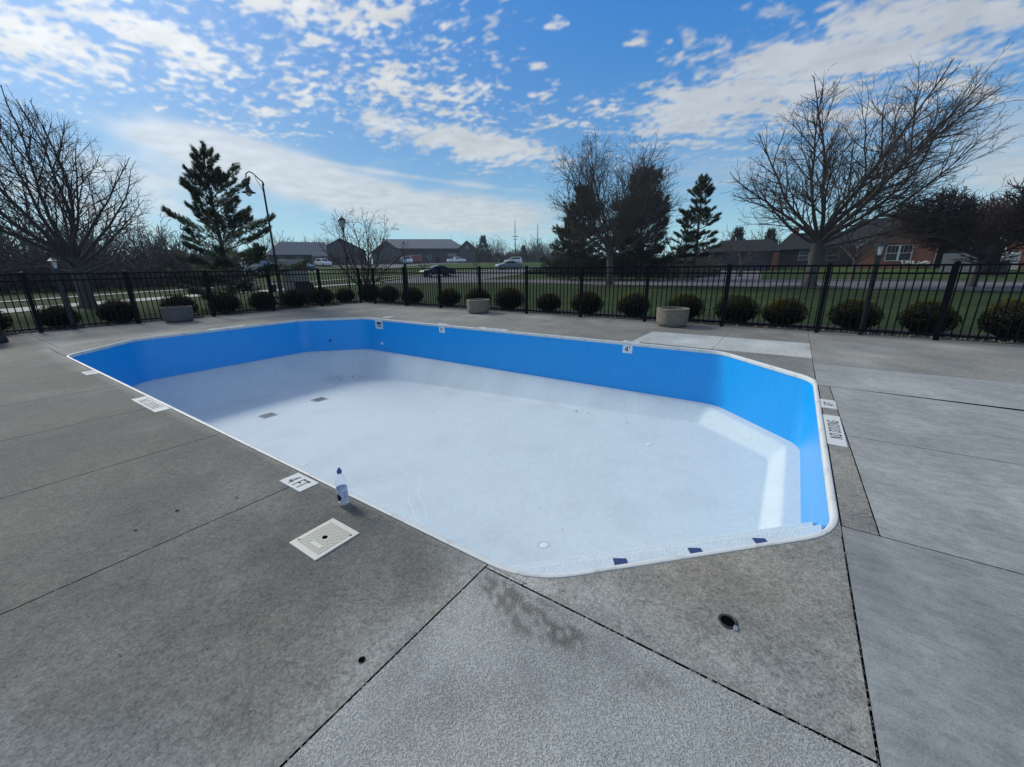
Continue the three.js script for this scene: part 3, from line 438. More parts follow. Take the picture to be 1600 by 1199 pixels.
// ---------------------------------------------------------------- ground, roads, paths
{
  const lines = (stops) => { const o = []; for (let i = 0; i + 1 < stops.length; i++) { const [a, n] = stops[i], b = stops[i + 1][0]; for (let k = 0; k < n; k++) o.push(lerp(a, b, k / n)); } o.push(stops[stops.length - 1][0]); return o; };
  const xs = lines([[-3000, 8], [-400, 10], [-80, 24], [DECK.x0, 13], [DECK.x1, 40], [70, 26], [150, 12], [420, 8], [3000, 1]]);
  const zs = lines([[-3000, 6], [-300, 8], [-30, 10], [DECK.z0, 8], [DECK.z1, 44], [78, 30], [180, 12], [450, 8], [3000, 1]]);
  const pos = [], uv = [], col = [], idx = [], W = xs.length;
  for (const z of zs) for (const x of xs) {
    pos.push(x, landAt(x, z) - 0.03, z); uv.push(x / 1.5, z / 1.5);
    const n = fbm(x * 0.16, z * 0.16, 4, 401), m = fbm(x * 0.6, z * 0.6, 3, 402), D = Math.hypot(x, z), far = sstep(45, 75, D);
    const k = 0.75 + 0.5 * n + 0.3 * (m - 0.5);
    col.push(lerp(0.040, 0.062, far) * k * 1.5, lerp(0.060, 0.094, far) * k * 1.5, lerp(0.024, 0.030, far) * k * 1.5);
  }
  for (let j = 0; j + 1 < zs.length; j++) for (let i = 0; i + 1 < xs.length; i++) {
    const cx = (xs[i] + xs[i + 1]) / 2, cz = (zs[j] + zs[j + 1]) / 2; if (cx > DECK.x0 && cx < DECK.x1 && cz > DECK.z0 && cz < DECK.z1) continue;
    const a = j * W + i; idx.push(a, a + W, a + 1, a + 1, a + W, a + W + 1);
  }
  const g = new THREE.BufferGeometry(); for (const [k, v, n] of [['position', pos, 3], ['uv', uv, 2], ['color', col, 3]]) g.setAttribute(k, new THREE.Float32BufferAttribute(v, n)); g.setIndex(idx); g.computeVertexNormals();
  top('lawn', g, M.grass, 'structure');
}
function ribbon(name, A, B, mat, lift, steps = 8) {                // a strip between two edges, draped over the land
  const ca = new THREE.CatmullRomCurve3(A.map(([x, z]) => new THREE.Vector3(x, 0, z))), cb = new THREE.CatmullRomCurve3(B.map(([x, z]) => new THREE.Vector3(x, 0, z)));
  const n = Math.max(A.length, B.length) * steps, pos = [], uv = [], idx = [], M2 = 4;
  for (let i = 0; i <= n; i++) { const p = ca.getPoint(i / n), q = cb.getPoint(i / n); for (let k = 0; k <= M2; k++) { const x = lerp(p.x, q.x, k / M2), z = lerp(p.z, q.z, k / M2); pos.push(x, landAt(x, z) - 0.03 + lift, z); uv.push(x / 1.5, z / 1.5); } }
  for (let i = 0; i < n; i++) for (let k = 0; k < M2; k++) { const a = i * (M2 + 1) + k; idx.push(a, a + 1, a + M2 + 1, a + 1, a + M2 + 2, a + M2 + 1); }
  const g = new THREE.BufferGeometry(); g.setAttribute('position', new THREE.Float32BufferAttribute(pos, 3)); g.setAttribute('uv', new THREE.Float32BufferAttribute(uv, 2)); g.setIndex(idx); g.computeVertexNormals();
  const p = g.attributes.normal; if (p.getY(0) < 0) { const id = g.index.array; for (let i = 0; i < id.length; i += 3) { const t = id[i]; id[i] = id[i + 1]; id[i + 1] = t; } g.computeVertexNormals(); }
  return top(name, g, mat, 'structure');
}
ribbon('road', [[-60, 33.2], [-24, 33], [-9.9, 32.8], [1.4, 32.9], [10, 32.6], [16.1, 33.4], [23.4, 33.6], [28.4, 30.8], [31.5, 29.4], [34.5, 27.6]], [[-60, 46.5], [-24, 46.5], [-14, 46.2], [2.2, 46.4], [13.7, 44.8], [21.3, 42.2], [27, 40.2], [32.2, 39.0], [36.5, 36], [39.1, 31.3]], M.asphalt, 0.034, 6);
ribbon('side_road', [[31.9, 38.6], [33.6, 43.5], [34.3, 49], [33.8, 56], [32.6, 63], [31, 76], [29, 100]], [[39.3, 32.0], [43.7, 39.4], [45, 47.8], [43.9, 56], [45, 66.3], [48.4, 84.5], [52, 105]], M.asphalt, 0.029, 8);
ribbon('kerb', [[39.6, 31.5], [43.9, 39.2], [45.3, 47.8], [44.2, 56], [45.3, 66.3]], [[40.0, 31.3], [44.3, 39.0], [45.7, 47.8], [44.6, 56], [45.7, 66.3]], M.concrete, 0.13);
ribbon('kerb', [[-60, 46.7], [-14, 46.4], [2.2, 46.6], [13.7, 45.0], [21.3, 42.4], [27, 40.4], [31.6, 39.6], [33.2, 44], [34.0, 49], [33.5, 56]], [[-60, 47.0], [-14, 46.7], [2.2, 46.9], [13.7, 45.3], [21.3, 42.7], [27, 40.7], [31.3, 39.9], [32.9, 44], [33.7, 49], [33.2, 56]], M.concrete, 0.10);
ribbon('sidewalk', [[18, -14], [22.6, -6], [25.9, 2], [27.6, 4.2], [28.6, 6.5], [30, 9.7], [30.9, 13.6], [33.5, 19], [35.4, 24], [34.6, 27.5]], [[21, -15], [25.6, -7], [29, 2.2], [30.3, 4.4], [31.4, 7.0], [32.6, 10.6], [33.4, 14.6], [35.8, 20], [37.6, 25], [37.2, 29]], M.concrete, 0.026);
ribbon('kerb', [[30, -9], [35, 2.8], [36.7, 5.4], [38.8, 8.9], [41.0, 13.6], [44.1, 19.8], [47.0, 27], [47.9, 34], [46.6, 41.7]], [[30.8, -9.4], [35.8, 2.5], [37.5, 5.1], [39.6, 8.6], [41.8, 13.3], [44.9, 19.5], [47.8, 26.9], [48.7, 34.1], [47.3, 42.0]], M.concrete, 0.05);
ribbon('parking_lot', [[74, 60], [82, 82], [74, 108]], [[96, 56], [106, 88], [92, 120]], M.asphalt, 0.02);
ribbon('parking_lot', [[66, 22], [66, 30], [66, 42]], [[90, 22], [92, 34], [88, 50]], M.asphalt, 0.02);
ribbon('driveway', [[4, 66], [3.5, 60], [3, 52], [2.8, 46.9]], [[10, 66], [9.5, 60], [9, 52], [8.8, 46.0]], M.asphalt, 0.02);
{
  // planting bed behind the fence
  const bed = (x0, x1, z0, z1) => { const g = new THREE.PlaneGeometry(x1 - x0, z1 - z0, Math.ceil((x1 - x0) / 0.25), Math.ceil((z1 - z0) / 0.25)); g.rotateX(-Math.PI / 2); g.translate((x0 + x1) / 2, 0, (z0 + z1) / 2); const p = g.attributes.position, u = g.attributes.uv; for (let i = 0; i < p.count; i++) { p.setY(i, -0.012 + 0.05 * (fbm(p.getX(i) * 2.5, p.getZ(i) * 2.5, 3, 411) - 0.35)); u.setXY(i, p.getX(i) / 1.1, p.getZ(i) / 1.1); } g.computeVertexNormals(); return g; };
  top('mulch_bed', mergeGeometries([bed(DECK.x0, 18.45, DECK.z1 + 0.003, 13.5), bed(DECK.x1 + 0.003, 18.45, DECK.z0, DECK.z1)]), M.mulch, 'structure');
  const r = rng(77), geo = new THREE.IcosahedronGeometry(1, 0), n = 1500, im = new THREE.InstancedMesh(geo, std(0.20, 0.18, 0.16, 0.9), n), m4 = new THREE.Matrix4(), q = new THREE.Quaternion();
  for (let i = 0; i < n; i++) { const right = r() < 0.62, x = right ? lerp(-6, 18, r()) : lerp(16.78, 17.3, r()), z = right ? lerp(12.06, 12.5, r() ** 1.5) : lerp(-2, 12, r()), s = 0.010 + 0.030 * r() ** 2; q.setFromEuler(new THREE.Euler(r() * 6, r() * 6, r() * 6)); m4.compose(new THREE.Vector3(x, 0.006, z), q, new THREE.Vector3(s * 1.3, s * 0.6, s)); im.setMatrixAt(i, m4); im.setColorAt(i, new THREE.Color().setScalar(0.25 + 0.9 * r())); }
  im.name = 'pebbles'; im.userData.kind = 'stuff'; im.castShadow = im.receiveShadow = true; scene.add(im);
}
// ---------------------------------------------------------------- bottle on the pool edge
{
  const b = thing('water_bottle', 'clear plastic water bottle with blue cap standing at the pool edge', 'bottle', [2.39, 0.001, 1.385], 2.2);
  const clear = new THREE.MeshPhysicalMaterial({ color: new THREE.Color().setRGB(0.96, 0.975, 0.99), roughness: 0.06, transmission: 1, thickness: 0, ior: 1.3 });
  part(b, 'body', lathe([[0, 0.004], [0.018, 0.002], [0.027, 0.002], [0.034, 0.010], [0.036, 0.024], [0.0345, 0.030], [0.036, 0.037], [0.036, 0.070], [0.0350, 0.110], [0.0355, 0.150], [0.036, 0.172], [0.034, 0.192], [0.028, 0.212], [0.019, 0.230], [0.0135, 0.240], [0.0125, 0.254]], 40), clear);
  part(b, 'foot', lathe([[0.0, 0.006], [0.016, 0.004], [0.030, 0.0055], [0.0335, 0.012], [0.0345, 0.026], [0.033, 0.028], [0.0, 0.027]], 30), new THREE.MeshPhysicalMaterial({ color: new THREE.Color().setRGB(0.85, 0.88, 0.9), roughness: 0.15, transmission: 0.7, thickness: 0 }));
  const cap = part(b, 'cap', lathe([[0.0130, 0.246], [0.0165, 0.247], [0.0168, 0.262], [0.012, 0.266], [0.010, 0.268], [0.0095, 0.280], [0.006, 0.283], [0, 0.283]], 28), std(0.06, 0.10, 0.28, 0.35));
  part(cap, 'cap_ring', lathe([[0.0148, 0.240], [0.0158, 0.241], [0.0158, 0.2445], [0.0148, 0.2455]], 24), M.whitePlastic);
  const lab = printed(512, 256, (g, w, h) => { g.fillStyle = '#b9c6d8'; g.fillRect(0, 0, w, h); g.fillStyle = '#d2dae6'; g.fillRect(w * 0.30, 0, w * 0.24, h); g.fillStyle = '#121a30'; g.beginPath(); g.ellipse(w * 0.17, h * 0.72, w * 0.10, h * 0.28, 0, 0, 7); g.fill(); g.fillRect(w * 0.55, h * 0.08, w * 0.04, h * 0.84); g.fillStyle = '#3b4f86'; for (let i = 0; i < 6; i++) g.fillRect(w * 0.33, h * (0.22 + i * 0.11), w * (0.12 + 0.06 * (i % 2)), h * 0.035); g.fillStyle = '#dfe7f6'; g.fillRect(w * 0.66, h * 0.2, w * 0.2, h * 0.5); });
  const wrap = new THREE.CylinderGeometry(0.0362, 0.0362, 0.090, 40, 1, true); wrap.translate(0, 0.090, 0); part(b, 'label_wrap', wrap, lab);
}
// ---------------------------------------------------------------- round concrete planters, empty
function planter(label, x, z, mat) {
  const t = thing('round_planter', label, 'planter', [x, 0.001, z], 0);
  const prof = [[0, 0], [0.30, 0], [0.335, 0.012], [0.365, 0.045], [0.385, 0.085], [0.396, 0.14], [0.402, 0.25], [0.407, 0.40], [0.410, 0.455], [0.404, 0.468], [0.350, 0.470], [0.343, 0.463], [0.338, 0.40], [0.330, 0.385], [0, 0.385]];
  const g = lathe(prof, 56), u = g.attributes.uv, p = g.attributes.position; for (let i = 0; i < u.count; i++) u.setXY(i, u.getX(i) * 4.4, p.getY(i) * 1.7 + Math.hypot(p.getX(i), p.getZ(i)) * (p.getY(i) > 0.44 || p.getY(i) < 0.001 ? 1.7 : 0));
  part(t, 'pot', g, mat);
  const soil = new THREE.CircleGeometry(0.336, 28); soil.rotateX(-Math.PI / 2); soil.translate(0, 0.392, 0); part(t, 'soil', soil, M.mulch);
  return t;
}
planter('round pebbled concrete planter on the far deck, near the light cement patch', 2.55, 11.35, M.pebble);
planter('round pebbled concrete planter on the far deck behind the wall figure 5', 9.08, 11.25, M.pebble);
planter('grey round concrete planter beside the shaded left end of the pool', 16.02, 4.72, M.pebbleGrey);
{
  const t = thing('waste_bin', 'black round waste bin at the left edge, in front of the fence', 'bin', [15.22, 0.001, 0.86]);
  part(t, 'body', lathe([[0, 0], [0.25, 0], [0.27, 0.02], [0.262, 0.10], [0.225, 0.17], [0.22, 0.30], [0.25, 0.60], [0.265, 0.70], [0, 0.70]], 32), M.black);
  part(t, 'lid', lathe([[0.285, 0.69], [0.29, 0.72], [0.24, 0.80], [0.12, 0.86], [0, 0.87]], 32), M.black);
}
// dead leaves and grit: nobody could count them
{
  const r = rng(5), G = []; const leaf = (x, y, z, s) => { const g = new THREE.CircleGeometry(s, 5); g.scale(1, 0.5, 1); g.rotateX(-Math.PI / 2 + (r() - 0.5) * 0.7); g.rotateY(r() * 6.3); g.translate(x, y + s * 0.25 + 0.004, z); return g; };
  const bedY = (x, z) => bed(x) + 0.010;
  for (const [x, z, s] of [[3.46, 7.5, 0.035], [3.2, 7.52, 0.03], [4.35, 7.36, 0.028], [2.29, 7.3, 0.02], [6.31, 7.42, 0.022], [7.02, 7.36, 0.024], [1.1, 7.3, 0.02], [6.26, 6.02, 0.02], [9.4, 2.6, 0.03], [9.3, 2.65, 0.022]]) G.push(leaf(x, bedY(x, z), z, s));
  for (let i = 0; i < 22; i++) { const x = 10.9 + r() * 1.0, z = 6.9 + r() * 0.8; G.push(leaf(x, bedY(x, z) + 0.03, z, 0.018 + 0.03 * r())); }
  for (let i = 0; i < 26; i++) { const x = 0.6 + r() * 9, z = 2.8 + r() * 4; G.push(leaf(x, bedY(x, z), z, 0.006 + 0.006 * r())); }
  for (let i = 0; i < 60; i++) { const a = r(); const x = a < 0.5 ? 1.3 + r() * 12 : -0.7 - r() * 4, z = a < 0.5 ? (r() < 0.6 ? -1 + r() * 2.3 : 8.7 + r() * 3.2) : r() * 10; G.push(leaf(x, 0, z, 0.004 + 0.010 * r() ** 2)); }
  const m = part(scene, 'leaf_litter', mergeGeometries(G), std(0.035, 0.028, 0.022, 0.9)); m.userData.kind = 'stuff';
}
// ---------------------------------------------------------------- fence: posts, rails and pickets
const pk = box(0.022, 1.45, 0.022, 0, 0.785, 0), pst = mergeGeometries([box(0.08, 1.56, 0.08, 0, 0.78, 0)].map((g) => g)), capG = (() => { const g = new THREE.ConeGeometry(0.062, 0.03, 4); g.rotateY(Math.PI / 4); g.translate(0, 1.585, 0); const b = box(0.09, 0.014, 0.09, 0, 1.563, 0); return mergeGeometries([g.toNonIndexed(), b.toNonIndexed()]); })();
function fence(label, origin, turn, len, postsAt) {                // runs along its own x axis
  const t = thing('iron_fence', label, 'fence', origin, turn);
  for (const y of [1.515, 1.352, 0.115]) part(t, 'rail', box(len, 0.04, 0.034, len / 2, y, 0), M.blackDull);
  for (const x of postsAt) { const p = part(t, 'post', pst, M.blackDull); p.position.x = x; part(p, 'post_cap', capG, M.blackDull); }
  for (let x = 0.127; x < len; x += 0.127) { if (postsAt.some((q) => Math.abs(q - x) < 0.05)) continue; part(t, 'picket', pk, M.blackDull).position.x = x; }
  return t;
}
const farPosts = []; for (let x = 15.55; x > -7; x -= 2.02) farPosts.push(16.6 - x); farPosts.unshift(0);
fence('black picket fence along the far side of the deck, shrubs behind it', [16.6, 0, 11.88], Math.PI, 23.4, farPosts);
const sidePosts = []; for (let z = 9.95; z > -3.6; z -= 2.03) sidePosts.push(11.8 - z);
fence('black picket fence along the left end of the deck, beside the grey planter', [16.6, 0, 11.80], Math.PI / 2, 15.2, sidePosts);
// ---------------------------------------------------------------- lantern posts standing in the fence line
function lanternPost(label, x, z, h, turn = 0) {
  const t = thing('lantern_post', label, 'lamp post', [x, 0, z], turn, 'lantern posts in the fence line');
  part(t, 'post', [box(0.09, h - 0.36, 0.09, 0, (h - 0.36) / 2, 0), box(0.13, 0.05, 0.13, 0, h - 0.36, 0)], M.black);
  const gl = new THREE.CylinderGeometry(0.088, 0.058, 0.19, 4, 1, true); gl.rotateY(Math.PI / 4); gl.translate(0, h - 0.24, 0);
  const head = part(t, 'lantern', gl, M.lampGlass);
  const bars = []; for (let k = 0; k < 4; k++) { const b = box(0.012, 0.2, 0.012, 0, 0, 0); b.rotateZ(-0.15); b.translate(0.074, h - 0.24, 0); b.rotateY(k * Math.PI / 2 + Math.PI / 4); bars.push(b); } part(head, 'lantern_bars', bars, M.black);
  const roof = new THREE.ConeGeometry(0.155, 0.11, 4); roof.rotateY(Math.PI / 4); roof.translate(0, h - 0.09, 0); part(t, 'lantern_roof', [roof, cyl(0.012, 0.02, 0.05, 8, 0, h - 0.02, 0), box(0.2, 0.012, 0.2, 0, h - 0.147, 0)], M.black);
  return t;
}
lanternPost('black lantern post in the far fence, in front of the brick gable', -1.42, 11.97, 2.06);
lanternPost('slim black lantern post in the far fence by the back corner', 13.5, 11.97, 2.08);
lanternPost('black lantern post with pale roof in the left fence, before the big tree', 16.72, 2.48, 2.0);
{
  // tall street lamp with a hanging bell, and a smaller one with an urn-shaped lantern
  const t = thing('street_lamp', 'tall black street lamp with a bell shade hanging from a curved arm', 'street lamp', [18.75, 0, 9.38], facing(18.75, 9.38));
  part(t, 'base', lathe([[0, 0], [0.17, 0], [0.17, 0.12], [0.12, 0.2], [0.10, 0.55], [0.07, 0.62], [0.055, 0.66], [0, 0.66]], 20), M.black);
  part(t, 'pole', cyl(0.034, 0.056, 4.35, 14, 0, 0.6 + 2.17, 0), M.black);
  const arm = new THREE.CatmullRomCurve3([[0, 4.55, 0], [0.0, 4.8, 0], [0.03, 4.98, 0], [-0.12, 5.14, 0], [-0.3, 5.32, 0], [-0.42, 5.36, 0], [-0.52, 5.28, 0], [-0.55, 5.14, 0]].map((p) => new THREE.Vector3(...p)));
  part(t, 'arm', [new THREE.TubeGeometry(arm, 40, 0.022, 8), new THREE.TubeGeometry(new THREE.CatmullRomCurve3([[0, 4.55, 0], [-0.06, 4.78, 0], [-0.15, 4.98, 0], [-0.24, 5.22, 0]].map((p) => new THREE.Vector3(...p))), 20, 0.012, 6), cyl(0.0, 0.05, 0.16, 10, 0.02, 5.0, 0)], M.black);
  const s = part(t, 'shade', lathe([[0.0, 5.14], [0.04, 5.13], [0.035, 5.05], [0.10, 5.02], [0.10, 4.98], [0.055, 4.95], [0.07, 4.85], [0.11, 4.76], [0.17, 4.69], [0.26, 4.65], [0.265, 4.635], [0.16, 4.65], [0.08, 4.68]], 28, -0.55, -0.06, 0), M.metalBrown);
  part(s, 'globe', lathe([[0.10, 4.65], [0.11, 4.60], [0.09, 4.54], [0.04, 4.50], [0, 4.49]], 20, -0.55, -0.06, 0), M.lampGlass);
  const u = thing('street_lamp', 'black street lamp with a tapered urn lantern among bare twigs', 'street lamp', [19.76, 0, 13.55], 0);
  part(u, 'base', lathe([[0, 0], [0.14, 0], [0.14, 0.15], [0.08, 0.25], [0.06, 0.6], [0, 0.6]], 16), M.black);
  part(u, 'pole', cyl(0.028, 0.045, 2.95, 12, 0, 0.5 + 1.47, 0), M.black);
  part(u, 'collar', lathe([[0, 3.38], [0.03, 3.38], [0.05, 3.46], [0.09, 3.52], [0.085, 3.56], [0, 3.56]], 16), M.black);
  const g = part(u, 'lantern', lathe([[0.075, 3.55], [0.14, 3.72], [0.185, 3.90], [0.19, 3.94]], 16), M.lampGlass);
  const rb = []; for (let k = 0; k < 8; k++) { const b = box(0.014, 0.40, 0.014); b.rotateZ(-0.28); b.translate(0.135, 3.745, 0); b.rotateY(k * Math.PI / 4); rb.push(b); } part(g, 'lantern_bars', rb, M.black);
  part(u, 'lantern_roof', lathe([[0.20, 3.93], [0.20, 3.96], [0.15, 4.02], [0.06, 4.05], [0.03, 4.06], [0.045, 4.09], [0.03, 4.12], [0, 4.125]], 16), M.black);
}
{
  // masonry pier of the drive entrance, with a dark low cart beside it
  const x = 21.1, z = 11.4, t = thing('masonry_pier', 'pale masonry pier with a wide cap stone beyond the left fence', 'pier', [x, 0, z], facing(x, z) + 0.5);
  part(t, 'shaft', rbox(0.98, 1.72, 0.72, 0.015, 0, 0.86, 0), M.stone); part(t, 'cap', rbox(1.06, 0.26, 0.80, 0.02, 0, 1.86, 0), M.capStone);
  const br = []; const r = rng(4); for (let row = 0; row < 4; row++) for (let i = 0; i < 5; i++) { const o = part(t, 'brick', box(0.185, 0.055, 0.02), row % 2 ? M.brickDark : M.brick); o.position.set(-0.39 + i * 0.195 + (row % 2) * 0.03 - 0.015, 1.52 + row * 0.064, 0.362); }
  const c = thing('garden_cart', 'dark low rounded cart with a bright reflector beside the masonry pier', 'cart', [19.15, 0, 10.72], facing(19.1, 10.7));
  const body = prism([[-0.35, 0.30], [0.20, 0.30], [0.36, 0.42], [0.42, 0.62], [0.36, 0.86], [0.22, 0.98], [-0.35, 1.0]], 0.5, 0.03); body.translate(0, 0, -0.25); part(c, 'body', body, M.black);
  part(c, 'push_bar', [box(0.95, 0.035, 0.035, -0.78, 1.0, 0.2), box(0.035, 0.28, 0.035, -1.22, 0.87, 0.2)], M.black);
  part(c, 'side_box', rbox(0.22, 0.34, 0.3, 0.03, -1.28, 0.72, 0.1), M.black);
  part(c, 'reflector', rbox(0.02, 0.12, 0.06, 0.008, 0.40, 0.80, 0.24), M.white);
  for (const [wx, wz] of [[0.05, 0.28], [0.05, -0.28], [-1.25, 0.15]]) { const w = new THREE.TorusGeometry(0.14, 0.045, 8, 20); w.translate(wx, 0.185, wz); part(c, 'wheel', w, M.tyre); }
  part(c, 'axle_frame', [box(1.3, 0.04, 0.04, -0.6, 0.32, 0.12), cyl(0.015, 0.015, 0.6, 8, 0.05, 0.185, 0).rotateX(0)], M.black);
}
// ---------------------------------------------------------------- wood: tapered tubes gathered into one geometry
class Wood {
  constructor() { this.p = []; this.n = []; this.i = []; }
  tube(pts, rad, sides) {
    const base = this.p.length / 3, T = new THREE.Vector3(), A = new THREE.Vector3(), B = new THREE.Vector3();
    for (let k = 0; k < pts.length; k++) {
      T.copy(pts[Math.min(k + 1, pts.length - 1)]).sub(pts[Math.max(k - 1, 0)]).normalize();
      if (k === 0) { A.set(Math.abs(T.y) < 0.9 ? 0 : 1, Math.abs(T.y) < 0.9 ? 1 : 0, 0); } A.addScaledVector(T, -A.dot(T)).normalize(); B.crossVectors(T, A);
      for (let s = 0; s < sides; s++) { const a = s / sides * 2 * Math.PI, c = Math.cos(a), d = Math.sin(a), x = A.x * c + B.x * d, y = A.y * c + B.y * d, z = A.z * c + B.z * d; this.p.push(pts[k].x + x * rad[k], pts[k].y + y * rad[k], pts[k].z + z * rad[k]); this.n.push(x, y, z); }
    }
    for (let k = 0; k + 1 < pts.length; k++) for (let s = 0; s < sides; s++) { const a = base + k * sides + s, b = base + k * sides + (s + 1) % sides; this.i.push(a, b, a + sides, b, b + sides, a + sides); }
  }
  geo() { const g = new THREE.BufferGeometry(); g.setAttribute('position', new THREE.Float32BufferAttribute(this.p, 3)); g.setAttribute('normal', new THREE.Float32BufferAttribute(this.n, 3)); g.setIndex(this.i); return g; }
}
const V = (x, y, z) => new THREE.Vector3(x, y, z);
// a bare tree: trunk, limbs that fan out of the fork into an envelope, three orders of branching
function bareTree(o) {
  const r = rng(o.seed), trunk = new Wood(), crown = new Wood(), up = V(0, 1, 0), { fork, r0, env } = o;
  const inside = (p) => { const x = (p.x - env.c[0]) / env.r[0], y = (p.y - env.c[1]) / env.r[1], z = (p.z - env.c[2]) / env.r[2]; return x * x + y * y + z * z < 1; };
  const lean = o.lean ?? [0, 0], tp = [], tr = [];
  for (let k = 0; k <= 8; k++) { const t = k / 8; tp.push(V(lean[0] * t * t + 0.02 * Math.sin(t * 5), -0.12 + (fork + 0.12) * t, lean[1] * t * t)); tr.push(r0 * (1 + 0.75 * Math.exp(-t * 9) - 0.12 * t + (t > 0.85 ? 0.10 * (t - 0.85) / 0.15 : 0))); }
  trunk.tube(tp, tr, 14);
  const minR = o.twig, dens = o.dens ?? 1;
  const grow = (p0, d0, rad, len, lvl) => {
    const seg = [0.34, 0.26, 0.20, 0.16][lvl] * (o.scale ?? 1), n = Math.max(2, Math.ceil(len / seg)), pts = [p0.clone()], dirs = [d0.clone()]; const d = d0.clone(), p = p0.clone();
    for (let k = 0; k < n; k++) {
      const w = [0.10, 0.14, 0.18, 0.22][lvl]; d.x += (r() - 0.5) * w * 2; d.y += (r() - 0.5) * w * 2 + (o.curl ?? 0.035) * (lvl < 2 ? 1 : 1.2); d.z += (r() - 0.5) * w * 2; d.normalize();
      p.addScaledVector(d, len / n); pts.push(p.clone()); dirs.push(d.clone()); if (!inside(p) && (lvl > 0 || k > 2) && r() < (o.soft ?? 0.55)) break;
    }
    const m = pts.length - 1, rr = pts.map((_, k) => Math.max(minR, rad * lerp(1, lvl < 2 ? 0.14 : 0.4, (k / m) ** (lvl < 2 ? 0.72 : 1))));
    crown.tube(pts, rr, [9, 6, 4, 3][lvl]);
    if (lvl >= 3) return;
    const L = len * m / n, count = Math.round(L * [2.5, 2.9, 5.0][lvl] * dens / (o.scale ?? 1)); let az = r() * 6.28;
    for (let c = 0; c < count; c++) {
      const t = lerp([0.16, 0.12, 0.10][lvl], 0.99, (c + r()) / count), k = Math.min(m - 1, Math.floor(t * m)), q = pts[k].clone().lerp(pts[k + 1], t * m - k), dd = dirs[k + 1];
      az += 2.4 + (r() - 0.5) * 1.2; const a = V(dd.y, -dd.x, 0.01 + dd.z * 0.2).normalize(), b = V(0, 0, 0).crossVectors(dd, a), ang = (o.ang ?? [0.62, 0.70, 0.75])[lvl] * (0.65 + 0.7 * r());
      const nd = dd.clone().multiplyScalar(Math.cos(ang)).addScaledVector(a, Math.sin(ang) * Math.cos(az)).addScaledVector(b, Math.sin(ang) * Math.sin(az)).normalize(); if (nd.y < -0.25) nd.y *= 0.3;
      const cl = L * [0.50, 0.56, 0.70][lvl] * (1 - 0.55 * t) * (0.6 + 0.7 * r()); if (cl < 0.12 * (o.scale ?? 1)) continue;
      grow(q, nd, Math.max(minR, Math.min(rr[k] * 0.8, rad * [0.34, 0.5, 0.6][lvl])), cl, lvl + 1);
    }
  };
  const top0 = tp[8];
  o.limbs.forEach(([az, pol, len, h, rad]) => { const s = Math.sin(pol * DEG), p = tp[0].clone().lerp(top0, 1); p.y -= h; p.x -= lean[0] * 0.2 * h; grow(p, V(Math.cos(az * DEG) * s, Math.cos(pol * DEG), Math.sin(az * DEG) * s).normalize(), rad, len, 0); });
  return { trunk: trunk.geo(), crown: crown.geo() };
}
function fan(seed, n, pol0, pol1, len, rad, hSpread) { const r = rng(seed), o = []; for (let i = 0; i < n; i++) { const t = (i + 0.5) / n; o.push([i * 137.5 + (r() - 0.5) * 30, lerp(pol0, pol1, Math.sqrt(t)) + (r() - 0.5) * 8, len * (0.85 + 0.3 * r()), hSpread * t * (0.5 + 0.6 * r()), rad * (1.05 - 0.45 * t)]); } return o; }
function tree(name, label, category, geo, mats, pos, turn = 0, group) { const t = thing(name, label, category, pos, turn, group); part(t, 'trunk', geo.trunk, mats[0]); part(t, 'crown', geo.crown, mats[1]); return t; }
